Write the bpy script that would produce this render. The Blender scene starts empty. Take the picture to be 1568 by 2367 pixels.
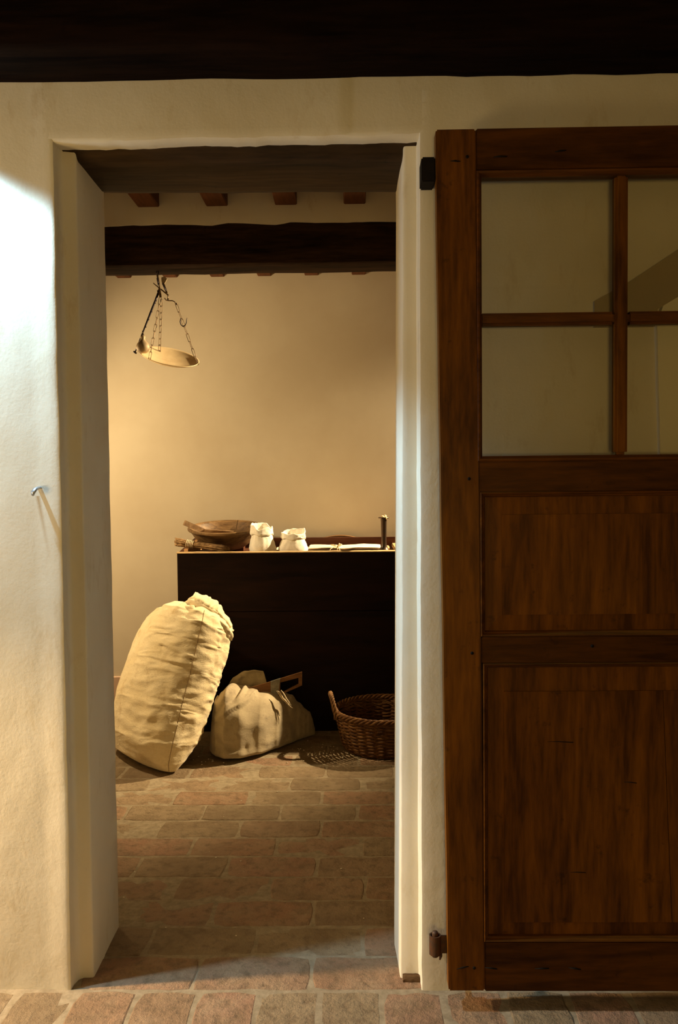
import bpy, bmesh, math, random
from math import sin, cos, pi, radians, sqrt, exp, atan2
from mathutils import Vector, Matrix, noise

random.seed(7)
S = bpy.context.scene
COL = S.collection

# ------------------------------------------------------------------ camera
cam_d = bpy.data.cameras.new('camera')
cam = bpy.data.objects.new('camera', cam_d)
COL.objects.link(cam)
cam_d.sensor_fit = 'VERTICAL'
cam_d.sensor_height = 36.0
cam_d.lens = 36.0 * 1918.0 / 2367.0
cam_d.clip_start = 0.02
YAW, PITCH, ROLL = radians(1.0), radians(-2.2), radians(0.57)
fw = Vector((-sin(YAW) * cos(PITCH), cos(YAW) * cos(PITCH), sin(PITCH)))
rt0 = Vector((cos(YAW), sin(YAW), 0))
up0 = rt0.cross(fw)
rt = rt0 * cos(ROLL) - up0 * sin(ROLL)
up = up0 * cos(ROLL) + rt0 * sin(ROLL)
m3 = Matrix((rt, up, -fw)).transposed()
cam.matrix_world = Matrix.Translation((0, 0, 1.2)) @ m3.to_4x4()
S.camera = cam

# ------------------------------------------------------------------ colour management, world
S.view_settings.view_transform = 'Standard'
S.view_settings.look = 'None'
S.view_settings.gamma = 1.0
S.view_settings.use_curve_mapping = False
S.view_settings.exposure = 0.0
w = bpy.data.worlds.new('world')
S.world = w
w.use_nodes = True
w.node_tree.nodes['Background'].inputs[0].default_value = (0.9, 0.75, 0.5, 1)
w.node_tree.nodes['Background'].inputs[1].default_value = 0.004


# ------------------------------------------------------------------ lights
def lamp(name, kind, loc, target, power, color, **kw):
    d = bpy.data.lights.new(name, kind)
    d.energy = power
    d.color = color
    for k, v in kw.items():
        setattr(d, k, v)
    o = bpy.data.objects.new(name, d)
    COL.objects.link(o)
    o.location = loc
    dirv = (Vector(target) - Vector(loc)).normalized()
    o.rotation_euler = dirv.to_track_quat('-Z', 'Y').to_euler()
    return o


WARM = (1.0, 0.75, 0.42)
WARM2 = (1.0, 0.76, 0.44)
COOL = (0.66, 0.83, 1.0)
# back room: a low lamp hidden at the left, a high display spot hidden at the right, an added narrow fill spot to brighten the scale
lamp('lamp_store_left', 'SPOT', (-1.62, 3.46, 1.56), (-0.70, 4.05, 1.10), 76, WARM,
     spot_size=radians(160), spot_blend=0.7, shadow_soft_size=0.04)
lamp('spot_store_right', 'SPOT', (1.60, 4.44, 2.22), (-0.76, 4.00, 0.46), 1000, WARM2,
     spot_size=radians(54), spot_blend=1.0, shadow_soft_size=0.03)
lamp('fill_spot_scale', 'SPOT', (0.90, 3.72, 2.15), (-0.72, 3.27, 1.78), 430, WARM2,
     spot_size=radians(24), spot_blend=0.5, shadow_soft_size=0.02)
# front room: a cool window and a cool spot close to the wall at the left, a warm lamp grazing the wall, two unseen warm fill lights added to lift the facade, door and panes
lamp('window_light', 'AREA', (-2.25, 1.60, 1.00), (0.15, 1.93, 0.9), 12, (0.60, 0.80, 1.0),
     shape='RECTANGLE', size=0.3, size_y=1.4)
lamp('spot_cool', 'SPOT', (-1.10, 1.775, 2.05), (-0.85, 1.91, 1.46), 112, (0.46, 0.76, 1.0),
     spot_size=radians(82), spot_blend=0.4, shadow_soft_size=0.02)
lamp('spot_warm', 'SPOT', (-1.75, 1.79, 1.0), (-0.80, 1.85, 0.0), 200, (1.0, 0.66, 0.30),
     spot_size=radians(84), spot_blend=0.9, shadow_soft_size=0.03)
lamp('fill_left', 'AREA', (-1.7, 1.0, 1.0), (-0.5, 1.9, 1.6), 10, (1.0, 0.67, 0.27),
     shape='RECTANGLE', size=0.4, size_y=0.4)
lamp('fill_rear', 'AREA', (0.1, -1.6, 1.0), (0.1, 1.9, 0.9), 14, (1.0, 0.67, 0.22),
     shape='RECTANGLE', size=0.5, size_y=0.5)


# ------------------------------------------------------------------ materials
def mat_new(name):
    m = bpy.data.materials.new(name)
    m.use_nodes = True
    nt = m.node_tree
    b = nt.nodes['Principled BSDF']
    return m, nt, b


def N(nt, t, **kw):
    n = nt.nodes.new(t)
    for k, v in kw.items():
        setattr(n, k, v)
    return n


def tex_coord(nt, scale=(1, 1, 1), rot=(0, 0, 0)):
    tc = N(nt, 'ShaderNodeTexCoord')
    mp = N(nt, 'ShaderNodeMapping')
    mp.inputs['Scale'].default_value = scale
    mp.inputs['Rotation'].default_value = rot
    nt.links.new(tc.outputs['Object'], mp.inputs[0])
    return mp.outputs[0]


def noise_tex(nt, vec, scale, detail=4, rough=0.6, dist=0.0):
    n = N(nt, 'ShaderNodeTexNoise')
    n.inputs['Scale'].default_value = scale
    n.inputs['Detail'].default_value = detail
    n.inputs['Roughness'].default_value = rough
    n.inputs['Distortion'].default_value = dist
    if vec is not None:
        nt.links.new(vec, n.inputs['Vector'])
    return n.outputs['Fac']


def ramp(nt, fac, stops):
    r = N(nt, 'ShaderNodeValToRGB')
    els = r.color_ramp.elements
    while len(els) < len(stops):
        els.new(0.5)
    for e, (p, c) in zip(els, stops):
        e.position = p
        e.color = (*c, 1) if len(c) == 3 else c
    nt.links.new(fac, r.inputs[0])
    return r.outputs[0]


def mix(nt, fac, a, b, mode='MIX'):
    n = N(nt, 'ShaderNodeMix', data_type='RGBA', blend_type=mode)
    for i, v in ((0, fac), (6, a), (7, b)):
        if isinstance(v, (int, float)):
            n.inputs[i].default_value = v
        elif isinstance(v, tuple):
            n.inputs[i].default_value = (*v, 1)
        else:
            nt.links.new(v, n.inputs[i])
    return n.outputs[2]


def bump(nt, b, h, strength, dist):
    n = N(nt, 'ShaderNodeBump')
    n.inputs['Strength'].default_value = strength
    n.inputs['Distance'].default_value = dist
    nt.links.new(h, n.inputs['Height'])
    nt.links.new(n.outputs[0], b.inputs['Normal'])


def math_n(nt, op, a, b=None, c=None):
    n = N(nt, 'ShaderNodeMath', operation=op)
    for i, v in enumerate((a, b, c)):
        if v is None:
            continue
        if isinstance(v, (int, float)):
            n.inputs[i].default_value = v
        else:
            nt.links.new(v, n.inputs[i])
    return n.outputs[0]


def plaster(name, c1, c2, bmp=0.5, stain=False):
    m, nt, b = mat_new(name)
    v = tex_coord(nt)
    big = noise_tex(nt, v, 2.5, 4, 0.6)
    col = ramp(nt, big, [(0.35, c1), (0.65, c2)])
    if stain:
        # dirty drips, scuffs and a grimy foot
        sm = noise_tex(nt, tex_coord(nt, (9, 9, 3.5)), 1.6, 5, 0.7)
        col = mix(nt, ramp(nt, sm, [(0.58, (0, 0, 0)), (0.72, (.55, .55, .55))]), col,
                  (c1[0] * .80, c1[1] * .72, c1[2] * .58))
        tc = N(nt, 'ShaderNodeTexCoord')
        sp = N(nt, 'ShaderNodeSeparateXYZ')
        nt.links.new(tc.outputs['Object'], sp.inputs[0])
        # rust streak under the wall hook: from (-.730,1.17) to (-.705,1.03)
        dz = math_n(nt, 'SUBTRACT', 1.17, sp.outputs[2])
        cx = math_n(nt, 'MULTIPLY_ADD', dz, 0.17, -0.731)
        dx = math_n(nt, 'ABSOLUTE', math_n(nt, 'SUBTRACT', sp.outputs[0], cx))
        a = math_n(nt, 'SUBTRACT', 1.0, math_n(nt, 'DIVIDE', dx, 0.007))
        a = math_n(nt, 'MAXIMUM', a, 0.0)
        f = math_n(nt, 'MULTIPLY', math_n(nt, 'GREATER_THAN', dz, 0.0),
                   math_n(nt, 'MAXIMUM', math_n(nt, 'SUBTRACT', 1.0, math_n(nt, 'DIVIDE', dz, 0.15)), 0.0))
        col = mix(nt, math_n(nt, 'MULTIPLY', math_n(nt, 'MULTIPLY', a, f), 0.8), col, (0.42, 0.25, 0.08))
    nt.links.new(col, b.inputs['Base Color'])
    b.inputs['Roughness'].default_value = 0.85
    b.inputs['Specular IOR Level'].default_value = 0.25
    h1 = noise_tex(nt, tex_coord(nt, (1, 1, 0.7)), 14, 5, 0.5, 0.2)
    h2 = noise_tex(nt, v, 140, 3, 0.6)
    h = math_n(nt, 'ADD', h1, math_n(nt, 'MULTIPLY', h2, 0.17))
    bump(nt, b, h, bmp, 0.006)
    return m


def wood(name, dark, light, axis='Z', scale=1.0, rough=0.5, spec=0.4, grain=0.35, spots=True, bmp=0.15):
    m, nt, b = mat_new(name)
    st = {'X': (0.12, 1, 1), 'Y': (1, 0.12, 1), 'Z': (1, 1, 0.12)}[axis]
    oi = N(nt, 'ShaderNodeObjectInfo')
    v = tex_coord(nt, tuple(s * scale for s in st))
    va = N(nt, 'ShaderNodeVectorMath', operation='ADD')
    nt.links.new(v, va.inputs[0])
    cmb = N(nt, 'ShaderNodeCombineXYZ')
    r9 = math_n(nt, 'MULTIPLY', oi.outputs['Random'], 9.0)
    for i in range(3):
        nt.links.new(r9, cmb.inputs[i])
    nt.links.new(cmb.outputs[0], va.inputs[1])
    v = va.outputs[0]
    n1 = noise_tex(nt, v, 16, 6, 0.62, 0.8)
    n2 = noise_tex(nt, v, 90, 3, 0.6)
    f = math_n(nt, 'ADD', math_n(nt, 'MULTIPLY', n1, 1 - grain), math_n(nt, 'MULTIPLY', n2, grain))
    col = ramp(nt, f, [(0.38, dark), (0.64, light)])
    if spots:
        s = noise_tex(nt, tex_coord(nt), 22, 4, 0.75)
        col = mix(nt, ramp(nt, s, [(0.62, (0, 0, 0)), (0.74, (.6, .6, .6))]), col, tuple(c * .35 for c in dark))
    nt.links.new(col, b.inputs['Base Color'])
    b.inputs['Roughness'].default_value = rough
    b.inputs['Specular IOR Level'].default_value = spec
    bump(nt, b, f, bmp, 0.003)
    return m


def cloth(name, c1, c2, spot, weave=0.25, dirt=0.5, fac=1.0):
    m, nt, b = mat_new(name)
    v = tex_coord(nt)
    big = noise_tex(nt, v, 9, 5, 0.65)
    col = ramp(nt, big, [(0.35, c1), (0.65, c2)])
    s = noise_tex(nt, tex_coord(nt, (1, 1, 0.8)), 17, 4, 0.7)
    col = mix(nt, ramp(nt, s, [(0.55, (0, 0, 0)), (0.8, (dirt, dirt, dirt))]), col, spot)
    fine = noise_tex(nt, v, 260, 2, 0.7)
    col = mix(nt, 0.35, col, ramp(nt, fine, [(0.3, (.55, .52, .45)), (0.7, (1, 1, 1))]), 'MULTIPLY')
    nt.links.new(col, b.inputs['Base Color'])
    b.inputs['Roughness'].default_value = 0.95
    b.inputs['Specular IOR Level'].default_value = 0.1
    b.inputs['Sheen Weight'].default_value = 0.15
    w1 = N(nt, 'ShaderNodeTexWave', wave_type='BANDS', bands_direction='Z')
    w1.inputs['Scale'].default_value = 120
    w1.inputs['Distortion'].default_value = 2.0
    nt.links.new(v, w1.inputs['Vector'])
    wr = noise_tex(nt, tex_coord(nt, (1, 1, 2.2)), 28, 4, 0.6, 0.6)
    h = math_n(nt, 'ADD', math_n(nt, 'MULTIPLY', w1.outputs['Fac'], 0.03),
               math_n(nt, 'ADD', math_n(nt, 'MULTIPLY', fine, 0.25), math_n(nt, 'MULTIPLY', wr, fac)))
    bump(nt, b, h, weave, 0.006)
    return m


def plain(name, c, rough=0.6, metal=0.0, spec=0.4, c2=None, scale=30, bmp=0.0):
    m, nt, b = mat_new(name)
    c2 = c2 or tuple(x * .75 for x in c)
    n = noise_tex(nt, tex_coord(nt), scale, 4, 0.65)
    nt.links.new(ramp(nt, n, [(0.35, c2), (0.65, c)]), b.inputs['Base Color'])
    b.inputs['Roughness'].default_value = rough
    b.inputs['Metallic'].default_value = metal
    b.inputs['Specular IOR Level'].default_value = spec
    if bmp:
        bump(nt, b, n, bmp, 0.004)
    return m


def brick_mat(name, front=False):
    m, nt, b = mat_new(name)
    oi = N(nt, 'ShaderNodeObjectInfo')
    v = tex_coord(nt)
    va = N(nt, 'ShaderNodeVectorMath', operation='ADD')
    geo = N(nt, 'ShaderNodeNewGeometry')
    base = ramp(nt, oi.outputs['Random'], [(0.0, (0.27, 0.145, 0.080)), (0.35, (0.235, 0.170, 0.096)),
                                           (0.65, (0.19, 0.138, 0.076)), (1.0, (0.29, 0.158, 0.095))])
    pos = geo.outputs['Position']
    n1 = noise_tex(nt, pos, 9, 5, 0.65)
    col = mix(nt, ramp(nt, n1, [(0.4, (0, 0, 0)), (0.7, (.75, .75, .75))]), base, (0.29, 0.210, 0.125))
    n2 = noise_tex(nt, pos, 28, 5, 0.7)
    col = mix(nt, ramp(nt, n2, [(0.34, (.75, .75, .75)), (0.52, (0, 0, 0))]), col, (0.13, 0.085, 0.045))
    n4 = noise_tex(nt, pos, 5.0, 4, 0.6, 0.5)
    col = mix(nt, ramp(nt, n4, [(0.38, (.5, .5, .5)), (0.55, (0, 0, 0))]), col, (0.16, 0.105, 0.055))
    nt.links.new(col, b.inputs['Base Color'])
    b.inputs['Roughness'].default_value = 0.8
    b.inputs['Specular IOR Level'].default_value = 0.3
    n3 = noise_tex(nt, pos, 60, 6, 0.65)
    h = math_n(nt, 'ADD', n3, math_n(nt, 'MULTIPLY', n2, 2.0))
    bump(nt, b, h, 0.7, 0.006)
    return m


def glass_mat():
    m = bpy.data.materials.new('old_glass')
    m.use_nodes = True
    nt = m.node_tree
    nt.nodes.clear()
    out = N(nt, 'ShaderNodeOutputMaterial')
    tr = N(nt, 'ShaderNodeBsdfTransparent')
    tr.inputs[0].default_value = (0.97, 0.96, 0.90, 1)
    gl = N(nt, 'ShaderNodeBsdfGlossy')
    gl.inputs['Roughness'].default_value = 0.03
    fr = N(nt, 'ShaderNodeFresnel')
    fr.inputs[0].default_value = 1.5
    mx = N(nt, 'ShaderNodeMixShader')
    nt.links.new(fr.outputs[0], mx.inputs[0])
    nt.links.new(tr.outputs[0], mx.inputs[1])
    nt.links.new(gl.outputs[0], mx.inputs[2])
    nt.links.new(mx.outputs[0], out.inputs[0])
    return m


M = {}
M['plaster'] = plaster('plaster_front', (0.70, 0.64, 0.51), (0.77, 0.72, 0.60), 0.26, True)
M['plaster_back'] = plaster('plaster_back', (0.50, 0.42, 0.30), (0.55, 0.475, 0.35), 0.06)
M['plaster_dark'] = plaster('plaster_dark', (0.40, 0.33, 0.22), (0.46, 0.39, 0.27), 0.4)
M['plaster_pale'] = plaster('plaster_pale', (0.84, 0.80, 0.68), (0.88, 0.84, 0.74), 0.3)
M['wall_stripe'] = plaster('wall_stripe', (0.46, 0.30, 0.20), (0.50, 0.35, 0.25), 0.3)
M['mortar'] = plain('mortar', (0.31, 0.25, 0.165), 0.95, 0, 0.1, (0.21, 0.165, 0.105), 40, 0.4)
M['brick'] = brick_mat('brick')
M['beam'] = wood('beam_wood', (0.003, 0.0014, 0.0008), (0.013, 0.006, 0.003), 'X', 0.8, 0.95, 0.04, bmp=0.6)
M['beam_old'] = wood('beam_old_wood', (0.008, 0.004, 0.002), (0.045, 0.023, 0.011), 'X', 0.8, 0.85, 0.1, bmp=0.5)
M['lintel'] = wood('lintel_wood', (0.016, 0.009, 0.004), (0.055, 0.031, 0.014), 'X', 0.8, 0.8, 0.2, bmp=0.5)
M['joist'] = wood('joist_wood', (0.09, 0.032, 0.012), (0.17, 0.065, 0.025), 'Y', 1, 0.7, 0.2, spots=False)
M['door_v'] = wood('door_wood_upright', (0.050, 0.015, 0.0006), (0.180, 0.062, 0.002), 'Z', 1, 0.5, 0.14)
M['door_h'] = wood('door_wood_across', (0.030, 0.009, 0.0005), (0.100, 0.033, 0.0012), 'X', 1, 0.5, 0.12)
M['door_m'] = wood('door_wood_moulding', (0.046, 0.014, 0.0008), (0.135, 0.043, 0.0015), 'X', 1, 0.45, 0.2, spots=False)
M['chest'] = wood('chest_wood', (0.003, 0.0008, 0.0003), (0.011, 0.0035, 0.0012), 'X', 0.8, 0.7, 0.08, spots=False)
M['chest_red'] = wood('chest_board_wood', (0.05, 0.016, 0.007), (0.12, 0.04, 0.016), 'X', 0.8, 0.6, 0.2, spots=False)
M['chest_edge'] = wood('chest_edge_wood', (0.30, 0.19, 0.08), (0.50, 0.34, 0.17), 'X', 3, 0.7, 0.2)
M['chest_pale'] = wood('chest_pale_wood', (0.40, 0.20, 0.08), (0.62, 0.36, 0.17), 'Y', 3, 0.7, 0.2)
M['bowl'] = wood('bowl_wood', (0.075, 0.038, 0.013), (0.24, 0.14, 0.058), 'X', 1.5, 0.5, 0.35)
M['scoop'] = wood('scoop_wood', (0.16, 0.09, 0.04), (0.32, 0.20, 0.10), 'X', 2, 0.6, 0.2)
M['shovel'] = wood('shovel_wood', (0.11, 0.045, 0.013), (0.22, 0.10, 0.032), 'X', 2, 0.55, 0.3)
M['sieve'] = wood('sieve_wood', (0.10, 0.05, 0.02), (0.18, 0.09, 0.03), 'X', 2, 0.6, 0.2)
M['sack'] = cloth('sack_linen', (0.76, 0.62, 0.37), (0.83, 0.71, 0.47), (0.44, 0.29, 0.12), 0.40, 0.75)
M['sack2'] = cloth('sack_grey_linen', (0.36, 0.29, 0.185), (0.47, 0.385, 0.245), (0.16, 0.12, 0.08), 0.28, 0.9)
M['bag'] = cloth('bag_cotton', (0.80, 0.74, 0.62), (0.88, 0.83, 0.72), (0.7, 0.62, 0.48), 0.12, 0.2)
M['seam'] = plain('seam_thread', (0.20, 0.12, 0.05), 0.9, 0, 0.1)
M['flour'] = plain('flour', (0.85, 0.80, 0.70), 0.95, 0, 0.1)
M['straw'] = plain('broom_straw', (0.42, 0.26, 0.12), 0.8, 0, 0.2, (0.16, 0.09, 0.04), 60)
M['paper'] = plain('old_paper', (0.85, 0.74, 0.52), 0.85, 0, 0.15, (0.78, 0.66, 0.43), 12)
M['paper_brown'] = plain('brown_paper', (0.36, 0.21, 0.11), 0.8, 0, 0.15)
M['string'] = plain('string', (0.70, 0.57, 0.38), 0.9, 0, 0.1)
M['bronze'] = plain('dark_bronze', (0.10, 0.055, 0.032), 0.38, 0.8, 0.5, (0.06, 0.05, 0.04), 40)
M['wax'] = plain('candle_wax', (0.85, 0.62, 0.33), 0.5, 0, 0.4)
M['iron'] = plain('black_iron', (0.006, 0.005, 0.006), 0.75, 0.0, 0.15, (0.010, 0.007, 0.006), 80, 0.3)
M['iron_rust'] = plain('rusty_iron', (0.07, 0.045, 0.03), 0.6, 0.5, 0.4, (0.12, 0.05, 0.02), 70, 0.3)
M['scale_iron'] = plain('scale_iron', (0.20, 0.13, 0.07), 0.45, 0.8, 0.5, (0.10, 0.065, 0.035), 90)
M['scale_arm'] = plain('scale_arm_iron', (0.035, 0.025, 0.03), 0.5, 0.7, 0.5)
M['pan'] = plain('pale_brass', (0.85, 0.66, 0.38), 0.5, 0.25, 0.4, (0.74, 0.55, 0.30), 25)
M['weight'] = plain('weight_metal', (0.42, 0.31, 0.18), 0.6, 0.2, 0.3, (0.30, 0.22, 0.13), 30)
M['zinc'] = plain('zinc_band', (0.26, 0.24, 0.19), 0.5, 0.3, 0.4, (0.17, 0.15, 0.11), 50)
M['bolt'] = plain('galvanised_steel', (0.55, 0.58, 0.62), 0.35, 0.8, 0.5, (0.3, 0.3, 0.3), 60)
M['wicker'] = plain('wicker', (0.155, 0.066, 0.016), 0.65, 0, 0.2, (0.060, 0.023, 0.006), 45)
M['wicker2'] = plain('wicker_pale', (0.21, 0.105, 0.035), 0.65, 0, 0.2, (0.10, 0.045, 0.013), 45)
M['peg'] = plain('peg_dark', (0.012, 0.009, 0.006), 0.8, 0, 0.1)
M['crumb'] = plain('flour_crumb', (0.8, 0.72, 0.55), 0.9, 0, 0.1)
M['glass'] = glass_mat()
M['dark_wood_wedge'] = wood('door_shoe_wood', (0.06, 0.03, 0.012), (0.16, 0.09, 0.04), 'X', 2, 0.9, 0.1)

# ------------------------------------------------------------------ builders
ORG = {}


def obj(name, verts, faces, mat, parent=None, loc=None, smooth=True, kind=None):
    """one mesh object; verts in world metres, kept relative to the parent's (or its own) origin"""
    if parent is not None:
        o0 = ORG[parent.name]
    else:
        o0 = Vector(loc) if loc is not None else Vector((0, 0, 0))
    me = bpy.data.meshes.new(name)
    me.from_pydata([tuple(Vector(v) - o0) for v in verts], [], faces)
    me.update()
    if smooth:
        me.polygons.foreach_set('use_smooth', [True] * len(me.polygons))
    mats = mat if isinstance(mat, list) else [mat]
    for mm in mats:
        me.materials.append(mm)
    o = bpy.data.objects.new(name, me)
    COL.objects.link(o)
    if parent is not None:
        o.parent = parent
    else:
        o.location = o0
    ORG[o.name] = o0
    if kind:
        o['kind'] = kind
    return o


def thing(name, label, cat, loc, group=None, kind=None):
    o = bpy.data.objects.new(name, None)
    o.empty_display_size = 0.05
    o.location = loc
    COL.objects.link(o)
    ORG[o.name] = Vector(loc)
    tag(o, label, cat, group, kind)
    return o


def tag(o, label=None, cat=None, group=None, kind=None):
    if label:
        o['label'] = label
    if cat:
        o['category'] = cat
    if group:
        o['group'] = group
    if kind:
        o['kind'] = kind
    return o


class MB:
    """collects shapes for one mesh"""

    def __init__(self):
        self.v, self.f = [], []

    def add(self, v, f):
        n = len(self.v)
        self.v += [Vector(p) for p in v]
        self.f += [tuple(i + n for i in q) for q in f]
        return self

    def hexa(self, p):
        """8 corners: bottom 4 (ccw) then top 4"""
        return self.add(p, [(3, 2, 1, 0), (4, 5, 6, 7), (0, 1, 5, 4), (1, 2, 6, 5), (2, 3, 7, 6), (3, 0, 4, 7)])

    def box(self, x0, x1, y0, y1, z0, z1, bev=0.0):
        if bev <= 0:
            return self.hexa([(x0, y0, z0), (x1, y0, z0), (x1, y1, z0), (x0, y1, z0),
                              (x0, y0, z1), (x1, y0, z1), (x1, y1, z1), (x0, y1, z1)])
        bm = bmesh.new()
        bmesh.ops.create_cube(bm, size=1)
        bmesh.ops.scale(bm, vec=(x1 - x0, y1 - y0, z1 - z0), verts=bm.verts)
        bmesh.ops.translate(bm, vec=((x0 + x1) / 2, (y0 + y1) / 2, (z0 + z1) / 2), verts=bm.verts)
        bmesh.ops.bevel(bm, geom=bm.edges[:], offset=bev, segments=2, affect='EDGES')
        return self.addbm(bm)

    def addbm(self, bm):
        bm.verts.index_update()
        v = [x.co.copy() for x in bm.verts]
        f = [tuple(x.index for x in q.verts) for q in bm.faces]
        bm.free()
        return self.add(v, f)

    def rings(self, rings, close=True, cap0=True, cap1=True):
        n = len(rings[0])
        v = [p for r in rings for p in r]
        f = []
        for i in range(len(rings) - 1):
            for j in range(n if close else n - 1):
                k = (j + 1) % n
                f.append((i * n + j, i * n + k, (i + 1) * n + k, (i + 1) * n + j))
        if cap0:
            f.append(tuple(reversed(range(n))))
        if cap1:
            f.append(tuple(range((len(rings) - 1) * n, len(rings) * n)))
        return self.add(v, f)

    def tube(self, pts, r, seg=6, closed=False, flat=1.0):
        pts = [Vector(p) for p in pts]
        n = len(pts)
        rings = []
        prev = None
        for i, p in enumerate(pts):
            if closed:
                t = (pts[(i + 1) % n] - pts[i - 1])
            else:
                t = pts[min(i + 1, n - 1)] - pts[max(i - 1, 0)]
            t = t.normalized() if t.length > 1e-9 else Vector((0, 0, 1))
            if prev is None:
                a = Vector((0, 0, 1)) if abs(t.z) < 0.9 else Vector((0, 1, 0))
                u = (a - t * a.dot(t)).normalized()
            else:
                u = (prev - t * prev.dot(t)).normalized()
            prev = u
            q = t.cross(u)
            rr = r[i] if isinstance(r, (list, tuple)) else r
            rings.append([p + u * (cos(2 * pi * j / seg) * rr) + q * (sin(2 * pi * j / seg) * rr * flat)
                          for j in range(seg)])
        if closed:
            rings.append(rings[0])
            return self.rings(rings, True, False, False)
        return self.rings(rings)

    def lathe(self, prof, c, seg=32, cap=True, M4=None, skip=None):
        rings = []
        for (r, z) in prof:
            rings.append([Vector((r * cos(2 * pi * j / seg), r * sin(2 * pi * j / seg), z)) for j in range(seg)])
        if M4 is not None:
            rings = [[M4 @ p for p in q] for q in rings]
        rings = [[p + Vector(c) for p in q] for q in rings]
        n0 = len(self.f)
        self.rings(rings, True, cap, cap)
        return self

    def build(self, name, mat, parent=None, loc=None, smooth=True, kind=None):
        return obj(name, self.v, self.f, mat, parent, loc, smooth, kind)


def flat_shade_sharp(o, ang=35):
    o.data.polygons.foreach_set('use_smooth', [True] * len(o.data.polygons))
    o.data.set_sharp_from_angle(angle=radians(ang))
    return o


def nz(x, y=0.0, z=0.0):
    return noise.noise(Vector((x, y, z)))


def fbm(x, y, z, o=4):
    return noise.fractal(Vector((x, y, z)), 1.0, 2.0, o)


def lerp(a, b, t):
    return a + (b - a) * t


def interp(tab, x):
    """piecewise linear rows by the first column"""
    if x <= tab[0][0]:
        return tab[0][1:]
    for a, b in zip(tab, tab[1:]):
        if x <= b[0]:
            t = (x - a[0]) / (b[0] - a[0])
            t = t * t * (3 - 2 * t) * 0.5 + t * 0.5
            return tuple(lerp(p, q, t) for p, q in zip(a[1:], b[1:]))
    return tab[-1][1:]


def sstep(a, b, x):
    t = max(0.0, min(1.0, (x - a) / (b - a)))
    return t * t * (3 - 2 * t)


# ================================================================== STRUCTURE
# ---- front wall with the door opening (hand plastered, uneven)
FY = 1.91


def wall_bump(x, z):
    d = fbm(x * 2.2, 3.1, z * 1.6, 3) * 0.004 + fbm(x * 9, 7.7, z * 6, 3) * 0.0007
    # a raised strip of plaster beside the left arris
    e = -0.712 + 0.006 * nz(z * 5, 1.3)
    if x < 0:
        d -= 0.0028 * sstep(e - 0.006, e + 0.004, x)
    return d


def edge_jit(z, s):
    return 0.0018 * fbm(z * 5, s, 0.5, 4) + 0.0010 * nz(z * 26, s * 3.0)


def col_pier(prof, z0, z1, name, parent_faces):
    """prof: list of (x, y, kind) extruded upwards"""


fm = MB()
NZ = 130
Z1 = 2.62


def lin(a, b, n):
    return [a + (b - a) * i / n for i in range(n + 1)]


def pier(side):
    rings = []
    for i in range(NZ + 1):
        z = -0.02 + (Z1 + 0.02) * i / NZ
        r = []
        if side < 0:
            for x in [-3.0, -2.4, -1.9, -1.5, -1.2] + lin(-1.0, -0.70, 14):
                r.append((x, FY + wall_bump(x, z), z))
            ax = -0.676 + edge_jit(z, 1.0) - 0.004 * sstep(0.7, 0, z)
            for dx, dy in ((-0.010, 0.0), (-0.003, 0.0003), (-0.0008, 0.0012), (0, 0.004), (0.0005, 0.022)):
                r.append((ax + dx, FY + wall_bump(-0.69, z) * (1 if dy < .003 else .4) + dy, z))
            r.append((-0.675 + 0.3 * edge_jit(z, 1.0), 1.950, z))
            r.append((-0.670, 1.955, z))
            r.append((-0.655, 1.9555 + 0.001 * nz(z * 7, 3), z))
            bx = -0.640 + 0.6 * edge_jit(z, 2.0)
            r += [(bx - 0.004, 1.956, z), (bx - 0.001, 1.958, z), (bx, 1.962, z)]
            r += [(-0.641, 2.03, z), (-0.643, 2.10, z), (-0.644 + 0.0015 * nz(z * 9, 8), 2.185, z), (-0.65, 2.19, z)]
            r += [(-3.0, 2.19, z), (-3.0, 2.0, z)]
        else:
            r += [(3.0, 2.0, z), (3.0, 2.19, z), (0.118, 2.19, z)]
            tilt = 0.112 + 0.010 * (z - 1.0) / 1.0
            kx = 0.006 * sstep(0.35, 0.05, z)
            r += [(tilt - kx * 0 - 0.003, 2.186, z), (tilt - 0.003 - kx * 0.6, 2.10, z), (tilt - 0.002, 2.03, z)]
            bx = tilt + 0.5 * edge_jit(z, 5.0)
            r += [(bx, 1.964, z), (bx + 0.001, 1.958, z), (bx + 0.004, 1.956, z)]
            r.append((0.13, 1.9555 + 0.001 * nz(z * 8, 5), z))
            ax = 0.153 + edge_jit(z, 6.0) * 0.8 + 0.003 * (z - 1)
            r += [(ax - 0.004, 1.955, z), (ax - 0.001, 1.950, z), (ax, 1.93, z)]
            wb = wall_bump(0.16, z)
            r += [(ax + 0.0003, FY + wb + 0.004, z), (ax + 0.0015, FY + wb + 0.001, z), (ax + 0.007, FY + wb, z)]
            for x in lin(0.18, 0.42, 12) + [0.5, 0.6, 0.7, 0.8, 0.9, 1.1, 1.5, 2.0, 3.0]:
                r.append((x, FY + wall_bump(x, z), z))
        rings.append(r)
    fm.rings(rings, True, True, True)


pier(-1)
pier(1)
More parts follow.
